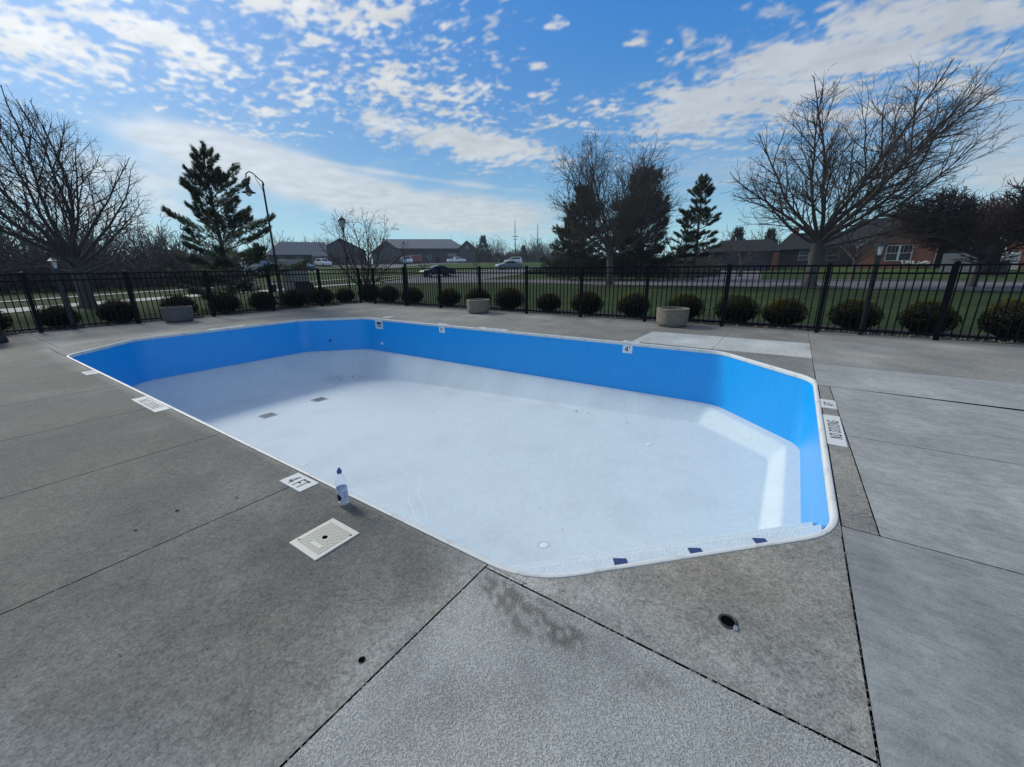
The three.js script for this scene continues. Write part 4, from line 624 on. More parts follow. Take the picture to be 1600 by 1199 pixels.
// Each tree is built facing the deck: its x axis runs to the right as seen from there, its z axis towards the deck.
{
  const at = (x, z) => [[x, landAt(x, z) - 0.03, z], facing(x, z)];
  // big vase-shaped tree beyond the left fence: low arms to the left, steep ones in the middle
  let g = bareTree({ seed: 11, fork: 2.2, r0: 0.24, twig: 0.0034, dens: 0.85, curl: 0.028, soft: 0.85, env: { c: [-0.9, 4.7, 0], r: [4.3, 3.2, 4.2] }, scale: 0.85,
    limbs: [[180, 62, 5.6, 0.15, 0.109], [172, 70, 4.6, 0.75, 0.078], [200, 45, 6.2, 0.05, 0.094], [160, 38, 6.4, 0, 0.101], [215, 25, 6.2, 0, 0.094], [120, 22, 6.2, 0, 0.094], [60, 12, 6.2, 0, 0.094], [10, 20, 6.0, 0, 0.094], [350, 34, 5.6, 0.1, 0.086], [5, 46, 5.0, 0.3, 0.086], [330, 55, 4.6, 0.5, 0.08], [80, 45, 5.2, 0.2, 0.078], [270, 42, 5.2, 0.2, 0.078], [240, 55, 4.8, 0.4, 0.09], [110, 60, 4.6, 0.5, 0.08], [355, 64, 3.4, 0.8, 0.06]] });
  let [p, t] = at(26.3, 4.55); tree('bare_tree', 'broad bare tree with thick dark limbs filling the left edge', 'tree', g, [M.bark, M.twig], p, t);
  // round-topped tree in the middle of the lawn
  g = bareTree({ seed: 23, fork: 2.5, r0: 0.25, twig: 0.0075, dens: 1.0, curl: 0.03, env: { c: [-0.3, 6.2, 0], r: [5.7, 4.5, 5.0] },
    limbs: [[185, 52, 6.6, 0.1, 0.12], [178, 62, 5.4, 0.5, 0.09], [165, 36, 7.6, 0, 0.13], [230, 25, 8, 0, 0.12], [110, 18, 8, 0, 0.12], [20, 14, 8.2, 0, 0.13], [350, 30, 7.8, 0, 0.12], [5, 46, 6.6, 0.2, 0.11], [0, 58, 5.6, 0.5, 0.09], [70, 42, 6.4, 0.2, 0.1], [280, 40, 6.4, 0.2, 0.1], [250, 55, 5.4, 0.4, 0.08], [95, 58, 5.4, 0.4, 0.08], [310, 50, 6, 0.3, 0.09]] });
  [p, t] = at(12.2, 31.7); tree('bare_tree', 'round-crowned bare tree in front of the dark evergreen clump', 'tree', g, [M.bark, M.twig], p, t);
  // large tree on the right whose crown sweeps to the right
  g = bareTree({ seed: 37, fork: 3.0, r0: 0.34, twig: 0.0070, dens: 0.86, curl: 0.022, lean: [0.1, 0], env: { c: [1.5, 6.8, 0], r: [6.9, 5.2, 5.4] }, scale: 1.15,
    limbs: [[180, 66, 6.4, 0.3, 0.12], [172, 52, 7.4, 0.1, 0.13], [190, 38, 8.4, 0, 0.14], [150, 22, 9.2, 0, 0.14], [40, 8, 9.8, 0, 0.15], [20, 22, 10.2, 0, 0.17], [355, 34, 9.8, 0, 0.18], [5, 46, 9.4, 0, 0.17], [350, 55, 8.8, 0.1, 0.15], [8, 63, 8.0, 0.3, 0.13], [0, 71, 7.2, 0.55, 0.10], [75, 38, 8, 0.1, 0.12], [285, 38, 8, 0.1, 0.12], [60, 55, 7.4, 0.3, 0.10], [300, 55, 7.4, 0.3, 0.10], [120, 55, 6.2, 0.3, 0.09], [240, 55, 6.2, 0.3, 0.09]] });
  [p, t] = at(-0.85, 34.6); tree('bare_tree', 'largest bare tree, its crown swept to the right before the houses', 'tree', g, [M.barkGrey, M.twig], p, t);
  // small multi-stemmed tree at the back corner of the fence
  g = bareTree({ seed: 41, fork: 0.45, r0: 0.11, twig: 0.0055, dens: 1.0, curl: 0.012, env: { c: [0.1, 2.6, 0], r: [1.9, 1.75, 1.5] }, scale: 0.7,
    limbs: [[180, 52, 3.0, 0, 0.055], [175, 34, 3.2, 0, 0.055], [90, 15, 3.4, 0, 0.05], [10, 10, 3.6, 0, 0.06], [0, 28, 3.4, 0, 0.055], [355, 42, 3.0, 0, 0.05], [270, 30, 3.0, 0, 0.045], [200, 20, 3.5, 0, 0.05]] });
  [p, t] = at(17.6, 13.0); tree('bare_tree', 'small several-stemmed bare tree at the back corner, urn lamp beside it', 'tree', g, [M.bark, M.twigRed], p, t);
  // spreading small tree with twisted limbs in front of the low garage; pale one by the evergreens; one before the gable; dark thicket-like one at the right
  g = bareTree({ seed: 53, fork: 1.1, r0: 0.16, twig: 0.010, dens: 0.8, curl: 0.02, env: { c: [0.2, 3.0, 0], r: [3.2, 2.2, 2.8] }, limbs: fan(9, 11, 15, 68, 3.6, 0.10, 0.2) });
  [p, t] = at(5.4, 55.2); tree('bare_tree', 'low spreading bare tree in front of the blue grey garage', 'tree', g, [M.bark, M.twig], p, t);
  g = bareTree({ seed: 59, fork: 2.4, r0: 0.17, lean: [0.35, 0], twig: 0.009, dens: 0.8, curl: 0.012, env: { c: [0.3, 4.3, 0], r: [2.6, 2.2, 2.3] }, limbs: fan(19, 11, 12, 85, 3.2, 0.08, 0.9) });
  [p, t] = at(10.9, 45.6); tree('bare_tree', 'pale-barked leaning bare tree at the foot of the evergreens', 'tree', g, [M.barkGrey, M.twigRed], p, t);
  g = bareTree({ seed: 61, fork: 1.9, r0: 0.17, twig: 0.010, dens: 0.85, curl: 0.018, env: { c: [0, 4.2, 0], r: [3.2, 2.4, 2.8] }, limbs: fan(29, 12, 12, 72, 4.0, 0.09, 0.6) });
  [p, t] = at(-4.2, 47.8); tree('bare_tree', 'thin bare tree standing just left of the brick gable', 'tree', g, [M.barkGrey, M.twig], p, t);
  g = bareTree({ seed: 67, fork: 1.75, r0: 0.20, lean: [0.35, 0], twig: 0.017, dens: 2.1, curl: 0.006, env: { c: [0.2, 4.15, 0], r: [5.2, 2.0, 4.0] }, limbs: fan(39, 24, 25, 90, 6.0, 0.10, 0.5) });
  [p, t] = at(-9.2, 37.6); tree('bare_tree', 'low dense dark reddish tree hiding the house at the right edge', 'tree', g, [M.bark, M.twigRed], p, t);
  // saplings on the far verge
  g = bareTree({ seed: 71, fork: 1.1, r0: 0.05, twig: 0.014, dens: 0.8, curl: 0.03, env: { c: [0, 1.9, 0], r: [0.7, 0.8, 0.7] }, scale: 0.6, limbs: fan(49, 7, 8, 50, 1.1, 0.03, 0.2) });
  [p, t] = at(43.2, 41.6); tree('sapling', 'young sapling on the verge left of the dark car', 'tree', g, [M.bark, M.twig], p, t);
  [p, t] = at(37.7, 46.7); tree('sapling', 'young sapling on the verge right of the dark car', 'tree', g, [M.bark, M.twig], p, t + 1);
  // dark mulch rings round the two lawn trees
  for (const [x, z] of [[12.2, 31.7], [-0.85, 34.6]]) { const c = new THREE.CircleGeometry(1, 40); c.rotateX(-Math.PI / 2); c.scale(2.3, 1, 1.6); c.translate(x, 0.012, z); top('mulch_ring', c, M.mulch, 'structure'); }
  // bare woods beyond the left fence and in the far distance: three kinds, copied
  const woodKinds = [101, 103, 107].map((seed, i) => bareTree({ seed, fork: [1.6, 2.2, 1.2][i], r0: 0.16, twig: 0.016, dens: [0.62, 0.55, 0.7][i], curl: 0.03, env: { c: [0, [3.9, 4.6, 3.4][i], 0], r: [[2.6, 2.3, 3.0][i], [2.9, 3.2, 2.5][i], 2.5] }, scale: 1.1, limbs: fan(seed, 11, 8, 64, 4.4, 0.09, 0.5) }));
  const src = woodKinds.map((k, i) => null), r = rng(301);
  const wood = (x, z, s, label, group, mat) => { const i = Math.floor(r() * 3), y = landAt(x, z) - 0.03, turn = r() * 6.28; let o; if (!src[i] ) { o = src[i] = tree('woodland_tree', label, 'tree', woodKinds[i], [M.bark, M.twigFar], [x, y, z], turn, group); o.scale.setScalar(s); } else { o = dup(src[i], label, [x, y, z], turn, s); o.userData.group = group; } };
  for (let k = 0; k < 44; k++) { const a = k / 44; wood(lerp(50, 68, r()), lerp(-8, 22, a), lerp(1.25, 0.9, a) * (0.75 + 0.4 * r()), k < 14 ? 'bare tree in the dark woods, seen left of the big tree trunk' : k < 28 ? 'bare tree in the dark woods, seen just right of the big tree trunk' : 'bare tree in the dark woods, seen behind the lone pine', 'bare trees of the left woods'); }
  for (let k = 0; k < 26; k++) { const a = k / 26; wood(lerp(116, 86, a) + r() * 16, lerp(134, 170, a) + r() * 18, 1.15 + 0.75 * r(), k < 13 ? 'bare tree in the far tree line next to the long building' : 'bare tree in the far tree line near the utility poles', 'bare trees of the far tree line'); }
  for (let k = 0; k < 12; k++) { const a = k / 12; wood(lerp(124, 112, a) + r() * 10, lerp(44, 78, a) + r() * 4, 0.95 + 0.5 * r(), 'bare tree showing above the roofs of the left buildings', 'bare trees behind the left buildings'); }
  for (let k = 0; k < 10; k++) { const a = k / 10; wood(lerp(12, -22, a) + r() * 3, 88 + r() * 10, 0.85 + 0.4 * r(), 'bare tree behind the houses on the right', 'bare trees behind the houses'); }
}
// brushwood: thickets that read as one dark mass
function thicket(name, spots, seed, mat, hMin, hMax) {
  const g = bareTree({ seed, fork: 0.15, r0: 0.05, twig: 0.013, dens: 0.8, curl: 0.03, env: { c: [0, 1.0, 0], r: [0.9, 1.0, 0.9] }, scale: 0.55, limbs: fan(seed, 16, 5, 72, 1.35, 0.028, 0.1) }), r = rng(seed + 1);
  const im = new THREE.InstancedMesh(g.crown, mat, spots.length), m = new THREE.Matrix4(), q = new THREE.Quaternion();
  spots.forEach(([x, z], i) => { q.setFromAxisAngle(V(0, 1, 0), r() * 6.28); const h = lerp(hMin, hMax, r()) / 1.9, w = h * (0.8 + 0.5 * r()); m.compose(V(x, landAt(x, z) - 0.05, z), q, V(w, h, w)); im.setMatrixAt(i, m); });
  im.name = name; im.userData.kind = 'stuff'; im.castShadow = im.receiveShadow = true; scene.add(im); return im;
}
{
  const r = rng(515), S = (n, f) => Array.from({ length: n }, (_, i) => f(i / n));
  thicket('undergrowth', S(330, (a) => [lerp(47, 74, r()), lerp(-12, 23, r())]), 601, M.twig, 1.6, 4.2);
  thicket('undergrowth', S(120, (a) => [lerp(26, 7, a) + r() * 2, 51 + r() * 12]), 607, M.twig, 1.5, 3.6);
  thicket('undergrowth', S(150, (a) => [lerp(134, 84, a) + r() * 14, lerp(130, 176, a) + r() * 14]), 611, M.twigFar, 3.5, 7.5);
  thicket('undergrowth', S(130, (a) => [lerp(14, -30, a) + r() * 3, 82 + r() * 10]), 613, M.twig, 2.5, 5.5);
  thicket('undergrowth', S(60, (a) => [lerp(108, 100, a) + r() * 8, lerp(30, 60, a) + r() * 8]), 617, M.twigFar, 2.5, 4.5);
}
// ---------------------------------------------------------------- conifers
function conifer(o) {
  const r = rng(o.seed), wood = new Wood(), H = o.H, pos = [], col = [], nor = [];
  wood.tube([V(0, -0.1, 0), V(0.02, H * 0.3, 0), V(-0.03, H * 0.6, 0.02), V(0, H * 0.97, 0)], [o.r0 * 1.3, o.r0, o.r0 * 0.6, 0.012], 10);
  const A = V(), B = V();
  const tuft = (p, d, s, n) => {
    A.set(d.y + 0.01, -d.x, 0.3).cross(d).normalize(); B.crossVectors(d, A); const base = 0.65 + 0.7 * r();
    for (let k = 0; k < n; k++) {
      const a = r() * 6.283, sp = 0.25 + 0.75 * r(), c = Math.cos(a) * sp, e = Math.sin(a) * sp, x = d.x + A.x * c + B.x * e, y = d.y + A.y * c + B.y * e + 0.15, z = d.z + A.z * c + B.z * e, l = Math.hypot(x, y, z), L = s * (0.7 + 0.6 * r());
      const w = o.needleW, wx = (A.x * -Math.sin(a) + B.x * Math.cos(a)) * w, wy = (A.y * -Math.sin(a) + B.y * Math.cos(a)) * w, wz = (A.z * -Math.sin(a) + B.z * Math.cos(a)) * w;
      pos.push(p.x - wx, p.y - wy, p.z - wz, p.x + wx, p.y + wy, p.z + wz, p.x + x / l * L, p.y + y / l * L, p.z + z / l * L);
      const q = base * (o.tone ?? 1) * (0.8 + 0.4 * r()), warm = o.warm * r(); for (let m = 0; m < 3; m++) { col.push(q * (1 + warm), q, q * (1 - 0.3 * warm)); nor.push(c * A.x + e * B.x, 0.8, c * A.z + e * B.z); }
    }
  };
  let az = r() * 6;
  for (let y = o.y0; y < H * 0.985;) {
    const t = (y - o.y0) / (H - o.y0), reach = o.profile(t), n = o.whorl;
    for (let k = 0; k < n; k++) {
      az += 6.283 / n + (r() - 0.5) * 0.7; const L = reach * (0.68 + 0.5 * r()) * (o.side ? 1 + o.side * Math.cos(az) : 1); if (L < 0.1) continue; if (r() < o.miss * (1 - t)) continue;
      const rise = lerp(o.rise0, o.rise1, t) + (r() - 0.5) * 0.25, m = Math.max(3, Math.ceil(L / 0.25)), pts = [], d = V(Math.cos(az), rise, Math.sin(az)).normalize(), p = V(0, y + (r() - 0.5) * 0.18, 0);
      for (let i = 0; i <= m; i++) { pts.push(p.clone()); const q = d.clone(); q.y += o.upturn * (i / m) ** 2; q.normalize(); p.addScaledVector(q, L / m); }
      wood.tube(pts, pts.map((_, i) => Math.max(0.006, lerp(o.r0 * 0.30 * (1 - 0.6 * t), 0.008, i / m))), 4);
      const nt = Math.round(L * o.tufts);
      for (let i = 0; i < nt; i++) {
        const u = lerp(o.inner, 1, Math.sqrt(r())), f = u * m, j = Math.min(m - 1, Math.floor(f)), q = pts[j].clone().lerp(pts[j + 1], f - j), side = (r() - 0.5) * 2 * o.spread * L * (1.1 - u * 0.75);
        q.x += -Math.sin(az) * side; q.z += Math.cos(az) * side; q.y += (r() - 0.35) * o.thick; const dd = V(Math.cos(az) - Math.sin(az) * side * 0.9, 0.45 + o.upturn, Math.sin(az) + Math.cos(az) * side * 0.9).normalize(); tuft(q, dd, o.needle, o.per);
      }
    }
    y += o.step * (0.75 + 0.5 * r()) * (1 - 0.35 * t);
  }
  tuft(V(0, H * 0.97, 0), V(0, 1, 0), o.needle * 1.5, 20);
  const g = new THREE.BufferGeometry(); g.setAttribute('position', new THREE.Float32BufferAttribute(pos, 3)); g.setAttribute('normal', new THREE.Float32BufferAttribute(nor, 3)); g.setAttribute('color', new THREE.Float32BufferAttribute(col, 3));
  return { trunk: wood.geo(), crown: g };
}
{
  const put = (label, g, x, z, s = 1, name = 'pine_tree') => { const t = thing(name, label, 'evergreen tree', [x, landAt(x, z) - 0.03, z], facing(x, z)); part(t, 'trunk', g.trunk, M.bark); part(t, 'crown', g.crown, M.needle); t.scale.setScalar(s); return t; };
  const pineShape = { y0: 0.9, whorl: 7, rise0: 0.06, rise1: 1.1, upturn: 0.28, miss: 0.10, step: 0.42, inner: 0.30, spread: 0.30, thick: 0.16, warm: 0.3 };
  put('lone green pine with airy layered branches behind the left fence', conifer({ ...pineShape, seed: 5, tone: 1.7, H: 6.25, r0: 0.09, y0: 0.55, profile: (t) => 2.65 * (1 - t) ** 0.72 * (0.86 + 0.26 * Math.sin(t * 21)) + 0.14, side: 0.18, tufts: 72, per: 12, needle: 0.15, needleW: 0.008 }), 20.6, 8.15);
  const cone = (a, b) => (t) => a * (1 - t) ** b * (0.9 + 0.15 * Math.sin(t * 30)) + 0.2;
  const dense = { whorl: 9, rise0: 0.05, rise1: 1.2, upturn: 0.35, miss: 0.0, step: 0.5, inner: 0.35, spread: 0.42, thick: 0.5, warm: 0.12, y0: 0.5 };
  const e1 = conifer({ ...dense, seed: 15, H: 10.2, r0: 0.2, profile: (t) => 3.8 * (0.86 + 0.22 * Math.sin(t * 17)) * Math.min(1, 0.72 + 0.9 * t) * (1 - t ** 2) ** 0.8 + 0.2, tufts: 17, per: 9, needle: 0.36, needleW: 0.022 });
  const e2 = conifer({ ...dense, seed: 25, H: 8.9, r0: 0.2, profile: (t) => 3.7 * (1 - t) ** 0.7 * (0.78 + 0.34 * Math.sin(t * 23)) + 0.3, tufts: 17, per: 9, needle: 0.34, needleW: 0.022 });
  put('tall round-topped dark evergreen, the biggest of the clump', e1, 13.5, 43.2, 1, 'evergreen_tree');
  put('dark spire-topped evergreen on the left of the clump', e2, 19.0, 41.2, 1, 'evergreen_tree');
  put('lower dark evergreen at the left foot of the clump', e2, 21.6, 43.4, 0.72, 'evergreen_tree');
  put('dark evergreen filling the gap between the two tall ones', e2, 16.0, 45.2, 0.84, 'evergreen_tree');
  const p2 = conifer({ ...pineShape, seed: 35, H: 9.6, r0: 0.16, y0: 2.2, whorl: 6, step: 0.62, miss: 0.22, profile: (t) => 2.5 * (1 - t) ** 0.6 * (0.8 + 0.34 * Math.sin(t * 19)) + 0.2, tufts: 26, per: 9, needle: 0.34, needleW: 0.020 });
  put('open-branched tall pine right of the dark evergreen clump', p2, 8.7, 46.0);
  put('lower thin pine tucked between the clump and the tall pine', p2, 10.2, 48.5, 0.72);
  const small = conifer({ ...dense, seed: 45, H: 5.6, r0: 0.12, profile: cone(2.1, 0.8), tufts: 13, per: 7, needle: 0.34, needleW: 0.028 });
  put('short evergreen behind the left part of the blue grey garage', small, 8.6, 78, 1.05, 'evergreen_tree');
  put('short evergreen behind the middle of the blue grey garage', small, 4.2, 80, 1.0, 'evergreen_tree');
  put('dark evergreen at the right end of the long far building', small, 110, 141, 1.9, 'evergreen_tree');
  put('bushy evergreen before the far white house', small, 99, 155, 1.25, 'evergreen_tree');
  put('low evergreen by the hook-armed street lamp, far behind', small, 84, 39, 0.85, 'evergreen_tree');
  put('broad low evergreen left of the blue grey garage', small, 13.0, 60, 0.62, 'evergreen_tree');
}
// ---------------------------------------------------------------- clipped shrubs behind the fence
function shrubGeo(seed, rx, h) {
  const r = rng(seed), pos = [], nor = [], col = [], N = 5600, A = V(), B = V(), n = V();
  for (let i = 0; i < N; i++) {
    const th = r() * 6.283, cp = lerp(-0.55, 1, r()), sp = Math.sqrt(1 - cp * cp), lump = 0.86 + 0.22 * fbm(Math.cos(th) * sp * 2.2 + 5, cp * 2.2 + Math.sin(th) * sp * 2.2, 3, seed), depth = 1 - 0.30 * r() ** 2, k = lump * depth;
    n.set(Math.cos(th) * sp, cp, Math.sin(th) * sp); const x = n.x * rx * k * (1 + 0.12 * (1 - Math.abs(cp))), y = h * 0.44 + n.y * h * 0.56 * k, z = n.z * rx * k * (1 + 0.12 * (1 - Math.abs(cp))); if (y < 0.02) continue;
    n.x += (r() - 0.5) * 1.3; n.y += (r() - 0.3) * 1.2; n.z += (r() - 0.5) * 1.3; n.normalize(); A.set(r() - 0.5, r() - 0.5, r() - 0.5).cross(n).normalize(); B.crossVectors(n, A); const s = 0.014 + 0.012 * r(), q = s * 0.6;
    const P = [[-A.x * s, -A.y * s, -A.z * s], [B.x * q, B.y * q, B.z * q], [A.x * s, A.y * s, A.z * s], [-B.x * q, -B.y * q, -B.z * q]]; for (const m of [0, 1, 2, 0, 2, 3]) { pos.push(x + P[m][0], y + P[m][1], z + P[m][2]); nor.push(n.x, n.y, n.z); }
    const up = sstep(0.38, 1.0, (y / h) * (0.75 + 0.35 * r())) * depth, g = 0.6 + 0.8 * r(); for (let m = 0; m < 6; m++) col.push(lerp(0.022, 0.36, up) * g, lerp(0.032, 0.31, up) * g, lerp(0.013, 0.045, up) * g);  // upper leaves painted yellow-olive, as if sun glowed through them
  }
  const g = new THREE.BufferGeometry(); g.setAttribute('position', new THREE.Float32BufferAttribute(pos, 3)); g.setAttribute('normal', new THREE.Float32BufferAttribute(nor, 3)); g.setAttribute('color', new THREE.Float32BufferAttribute(col, 3));
  const w = new Wood(); for (let i = 0; i < 26; i++) { const a = r() * 6.28, s = 0.25 + 0.5 * r(); w.tube([V(0, 0, 0), V(Math.cos(a) * rx * s * 0.5, h * 0.35, Math.sin(a) * rx * s * 0.5), V(Math.cos(a) * rx * s, h * (0.55 + 0.25 * r()), Math.sin(a) * rx * s)], [0.014, 0.010, 0.004], 4); }
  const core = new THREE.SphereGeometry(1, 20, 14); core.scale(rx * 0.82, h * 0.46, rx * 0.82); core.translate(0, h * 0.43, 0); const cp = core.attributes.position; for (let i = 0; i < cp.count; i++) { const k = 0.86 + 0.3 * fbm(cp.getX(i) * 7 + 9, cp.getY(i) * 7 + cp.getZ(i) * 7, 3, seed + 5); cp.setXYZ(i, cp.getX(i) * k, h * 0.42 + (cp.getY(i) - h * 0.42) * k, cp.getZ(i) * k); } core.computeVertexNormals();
  return { foliage: g, stems: w.geo(), core };
}
{
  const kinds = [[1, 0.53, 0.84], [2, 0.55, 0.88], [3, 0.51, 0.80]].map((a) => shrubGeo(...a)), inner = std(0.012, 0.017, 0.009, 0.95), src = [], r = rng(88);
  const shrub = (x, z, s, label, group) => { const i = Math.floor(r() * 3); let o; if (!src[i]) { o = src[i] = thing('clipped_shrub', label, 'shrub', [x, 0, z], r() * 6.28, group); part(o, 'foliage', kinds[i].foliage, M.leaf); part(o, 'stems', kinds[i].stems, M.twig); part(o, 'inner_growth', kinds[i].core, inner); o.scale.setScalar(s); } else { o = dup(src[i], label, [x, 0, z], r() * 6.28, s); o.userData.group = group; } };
  const farX = [[17.2, 'standing just inside the back corner of the fence'], [15.7, 'second from the back corner'], [14.1, 'third from the back corner, by the slim lantern post'], [11.9, 'left of the middle planter'], [10.35, 'behind the middle planter'], [8.8, 'just right of the middle planter'], [7.15, 'left of the lawn tree trunk'], [5.65, 'below the round-crowned bare tree'], [4.1, 'left of the right-hand planter'], [2.55, 'behind the pebbled planter on the right'], [1.2, 'right of the pebbled planter'], [0.1, 'left of the largest tree trunk'], [-1.35, 'with the lantern post in front of it'], [-2.62, 'second from the right edge'], [-3.95, 'cut by the right edge']];
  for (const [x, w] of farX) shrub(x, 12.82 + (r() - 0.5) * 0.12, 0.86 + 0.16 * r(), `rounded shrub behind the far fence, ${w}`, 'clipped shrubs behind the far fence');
  const leftZ = [[1.0, 'hidden partly by the black bin'], [2.35, 'at the lantern post'], [3.65, 'right of the big tree trunk'], [5.25, 'behind the grey planter'], [6.65, 'below the lone pine'], [8.0, 'left of the tall street lamp'], [9.3, 'at the foot of the tall street lamp'], [10.6, 'near the masonry pier'], [11.75, 'closest to the back corner']];
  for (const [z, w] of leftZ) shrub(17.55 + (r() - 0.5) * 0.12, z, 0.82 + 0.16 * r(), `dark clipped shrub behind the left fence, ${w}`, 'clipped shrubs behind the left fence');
}
// ---------------------------------------------------------------- buildings; each is built with its front on z = 0 facing the deck, x to the right
function windowPart(parent, x, y, w, h, z, opts = {}) {            // frame with sill, panes as sub-parts
  const f = 0.07, g = [box(w + 2 * f, f, 0.08, x, y + h + f / 2, z), box(w + 2 * f, f, 0.10, x, y - f / 2, z + 0.01), box(f, h, 0.08, x - w / 2 - f / 2, y + h / 2, z), box(f, h, 0.08, x + w / 2 + f / 2, y + h / 2, z)];
  const n = opts.lights ?? 1; for (let i = 1; i < n; i++) g.push(box(opts.mullion ?? 0.12, h, 0.09, x - w / 2 + w * i / n, y + h / 2, z));
  if (opts.sash !== false) g.push(box(w, 0.06, 0.07, x, y + h * 0.5, z));
  if (opts.grid) for (let i = 0; i < n; i++) for (const k of [1, 2]) g.push(box(0.02, h * 0.46, 0.05, x - w / 2 + w * (i + k / 3) / n, y + h * 0.75, z));
  const o = part(parent, 'window', g, opts.frame ?? M.trim);
  for (let i = 0; i < n; i++) part(o, 'pane', box(w / n - 0.01, h, 0.02, x - w / 2 + w * (i + 0.5) / n, y + h / 2, z - 0.03), M.glass);
  return o;
}
// roof between an eave line and a ridge line, with thickness: corners in order eave left, eave right, ridge right, ridge left
function roofSlab(P, th = 0.16, s = 0.5) {
  const a = P.map((p) => V(...p)), n = V().subVectors(a[1], a[0]).cross(V().subVectors(a[3], a[0])).normalize(); if (n.y < 0) n.negate();
  const b = a.map((p) => p.clone().addScaledVector(n, -th)), pos = [], uv = []; const U = V().subVectors(a[1], a[0]).normalize(), W2 = V().crossVectors(n, U);
  const quad = (p, q, r, t) => { for (const v of [p, q, r, p, r, t]) { pos.push(v.x, v.y, v.z); const d = V().subVectors(v, a[0]); uv.push(d.dot(U) * s / 1.5, d.dot(W2) * s / 1.5); } };
  quad(a[0], a[1], a[2], a[3]); quad(b[3], b[2], b[1], b[0]); for (let i = 0; i < 4; i++) { const j = (i + 1) % 4; quad(a[i], b[i], b[j], a[j]); }
  const g = new THREE.BufferGeometry(); g.setAttribute('position', new THREE.Float32BufferAttribute(pos, 3)); g.setAttribute('uv', new THREE.Float32BufferAttribute(uv, 2)); g.computeVertexNormals(); return g;
}
function uvMetres(g, k) { const p = g.attributes.position, n = g.attributes.normal, u = g.attributes.uv; for (let i = 0; i < p.count; i++) u.setXY(i, (Math.abs(n.getX(i)) > 0.7 ? p.getZ(i) : p.getX(i)) * k, (Math.abs(n.getY(i)) > 0.7 ? p.getZ(i) : p.getY(i)) * k); return g; }
function building(name, label, x, z, base) { return thing(name, label, 'building', [x, base, z], facing(x, z)); }
{
  // long brick building with a shingle roof across the lawn
  let b = building('long_building', 'long brick building with grey hipped roof beyond the green lawn', 100, 97.6, 2.4);
  part(b, 'wall', uvMetres(box(25.5, 4.9, 14, -0.4, 2.45, -7.2), 0.7), M.brickFar);
  part(b, 'roof', [roofSlab([[-13.7, 4.85, 0.6], [12.9, 4.85, 0.6], [8.8, 8.05, -7.2], [-13.7, 8.05, -7.2]]), roofSlab([[12.9, 4.85, 0.6], [12.9, 4.85, -15], [8.8, 8.05, -7.2], [8.8, 8.06, -7.2]]), roofSlab([[12.9, 4.85, -15], [-13.7, 4.85, -15], [-13.7, 8.05, -7.2], [8.8, 8.05, -7.2]])], M.roofLight);
  part(b, 'fascia', box(26.6, 0.22, 0.05, -0.4, 4.66, 0.62), M.trimGrey);
  part(b, 'roof_vent', cyl(0.18, 0.18, 0.8, 8, -6.6, 6.6, -2.6), M.dark);
  windowPart(b, -9.8, 0.3, 1.9, 2.1, 0.03, { frame: M.trimGrey, lights: 2 }); windowPart(b, 1.3, 0.9, 1.3, 1.6, 0.03, { frame: M.trim }); windowPart(b, -2.6, 0.6, 0.9, 2.1, 0.03, { frame: M.trimGrey });
  const gd = part(b, 'garage_door', box(3.0, 3.2, 0.06, 8.6, 1.6, 0.03), M.siding); part(gd, 'door_band', box(3.0, 1.0, 0.03, 8.6, 2.75, 0.08), M.trimGrey); part(gd, 'door_band', box(3.0, 0.35, 0.03, 8.6, 0.3, 0.08), M.trimGrey);
  for (const x of [-5.5, -4.2, 3.8]) part(b, 'door', box(1.0, 2.2, 0.06, x, 1.1, 0.03), M.dark);
  // gabled end wing
  b = building('gabled_wing', 'brick gable at the right end of the long far building', 89.6, 106.2, 2.5);
  const gp = prism([[-2.6, 0], [2.6, 0], [2.6, 4.8], [0, 6.9], [-2.6, 4.8]], 9); gp.translate(0, 0, -9); part(b, 'wall', gp, M.brickFar);
  part(b, 'roof', [roofSlab([[-3.0, 4.6, -9.2], [-3.0, 4.6, 0.3], [0, 7.05, 0.3], [0, 7.05, -9.2]]), roofSlab([[3.0, 4.6, 0.3], [3.0, 4.6, -9.2], [0, 7.05, -9.2], [0, 7.05, 0.3]])], M.roofLight);
  const lv = new THREE.CircleGeometry(0.55, 20); lv.translate(0, 5.0, 0.03); part(b, 'round_vent', [lv, new THREE.TorusGeometry(0.55, 0.06, 8, 24).translate(0, 5.0, 0.03)], M.trimGrey);
  // low building with a pale roof, behind the pier
  b = building('low_building', 'low building with a wide pale grey roof behind the masonry pier', 100.5, 55.5, 2.05);
  part(b, 'wall', box(12.2, 2.6, 9, 0.2, 1.3, -4.8), M.brickFar);
  part(b, 'roof', [roofSlab([[-6.6, 2.6, 0.7], [7.0, 2.6, 0.7], [7.0, 5.8, -4.6], [-3.4, 5.8, -4.6]]), roofSlab([[-6.6, 2.6, -10], [-6.6, 2.6, 0.7], [-3.4, 5.8, -4.6], [-3.4, 5.81, -4.6]])], M.roofLight);
  part(b, 'porch_roof', [roofSlab([[3.2, 2.35, 1.8], [6.9, 2.35, 1.8], [6.9, 3.5, -0.2], [3.2, 3.5, -0.2]], 0.12), box(3.6, 0.35, 0.08, 5.0, 2.1, 1.8)], M.roofLight); part(b, 'post', box(0.15, 2.2, 0.15, 3.4, 1.1, 1.6), M.trimGrey); part(b, 'post', box(0.15, 2.2, 0.15, 6.7, 1.1, 1.6), M.trimGrey);
  windowPart(b, -3.2, 1.0, 1.2, 1.2, -0.27, { frame: M.trimGrey }); windowPart(b, 0.4, 1.0, 1.2, 1.2, -0.27, { frame: M.trimGrey });
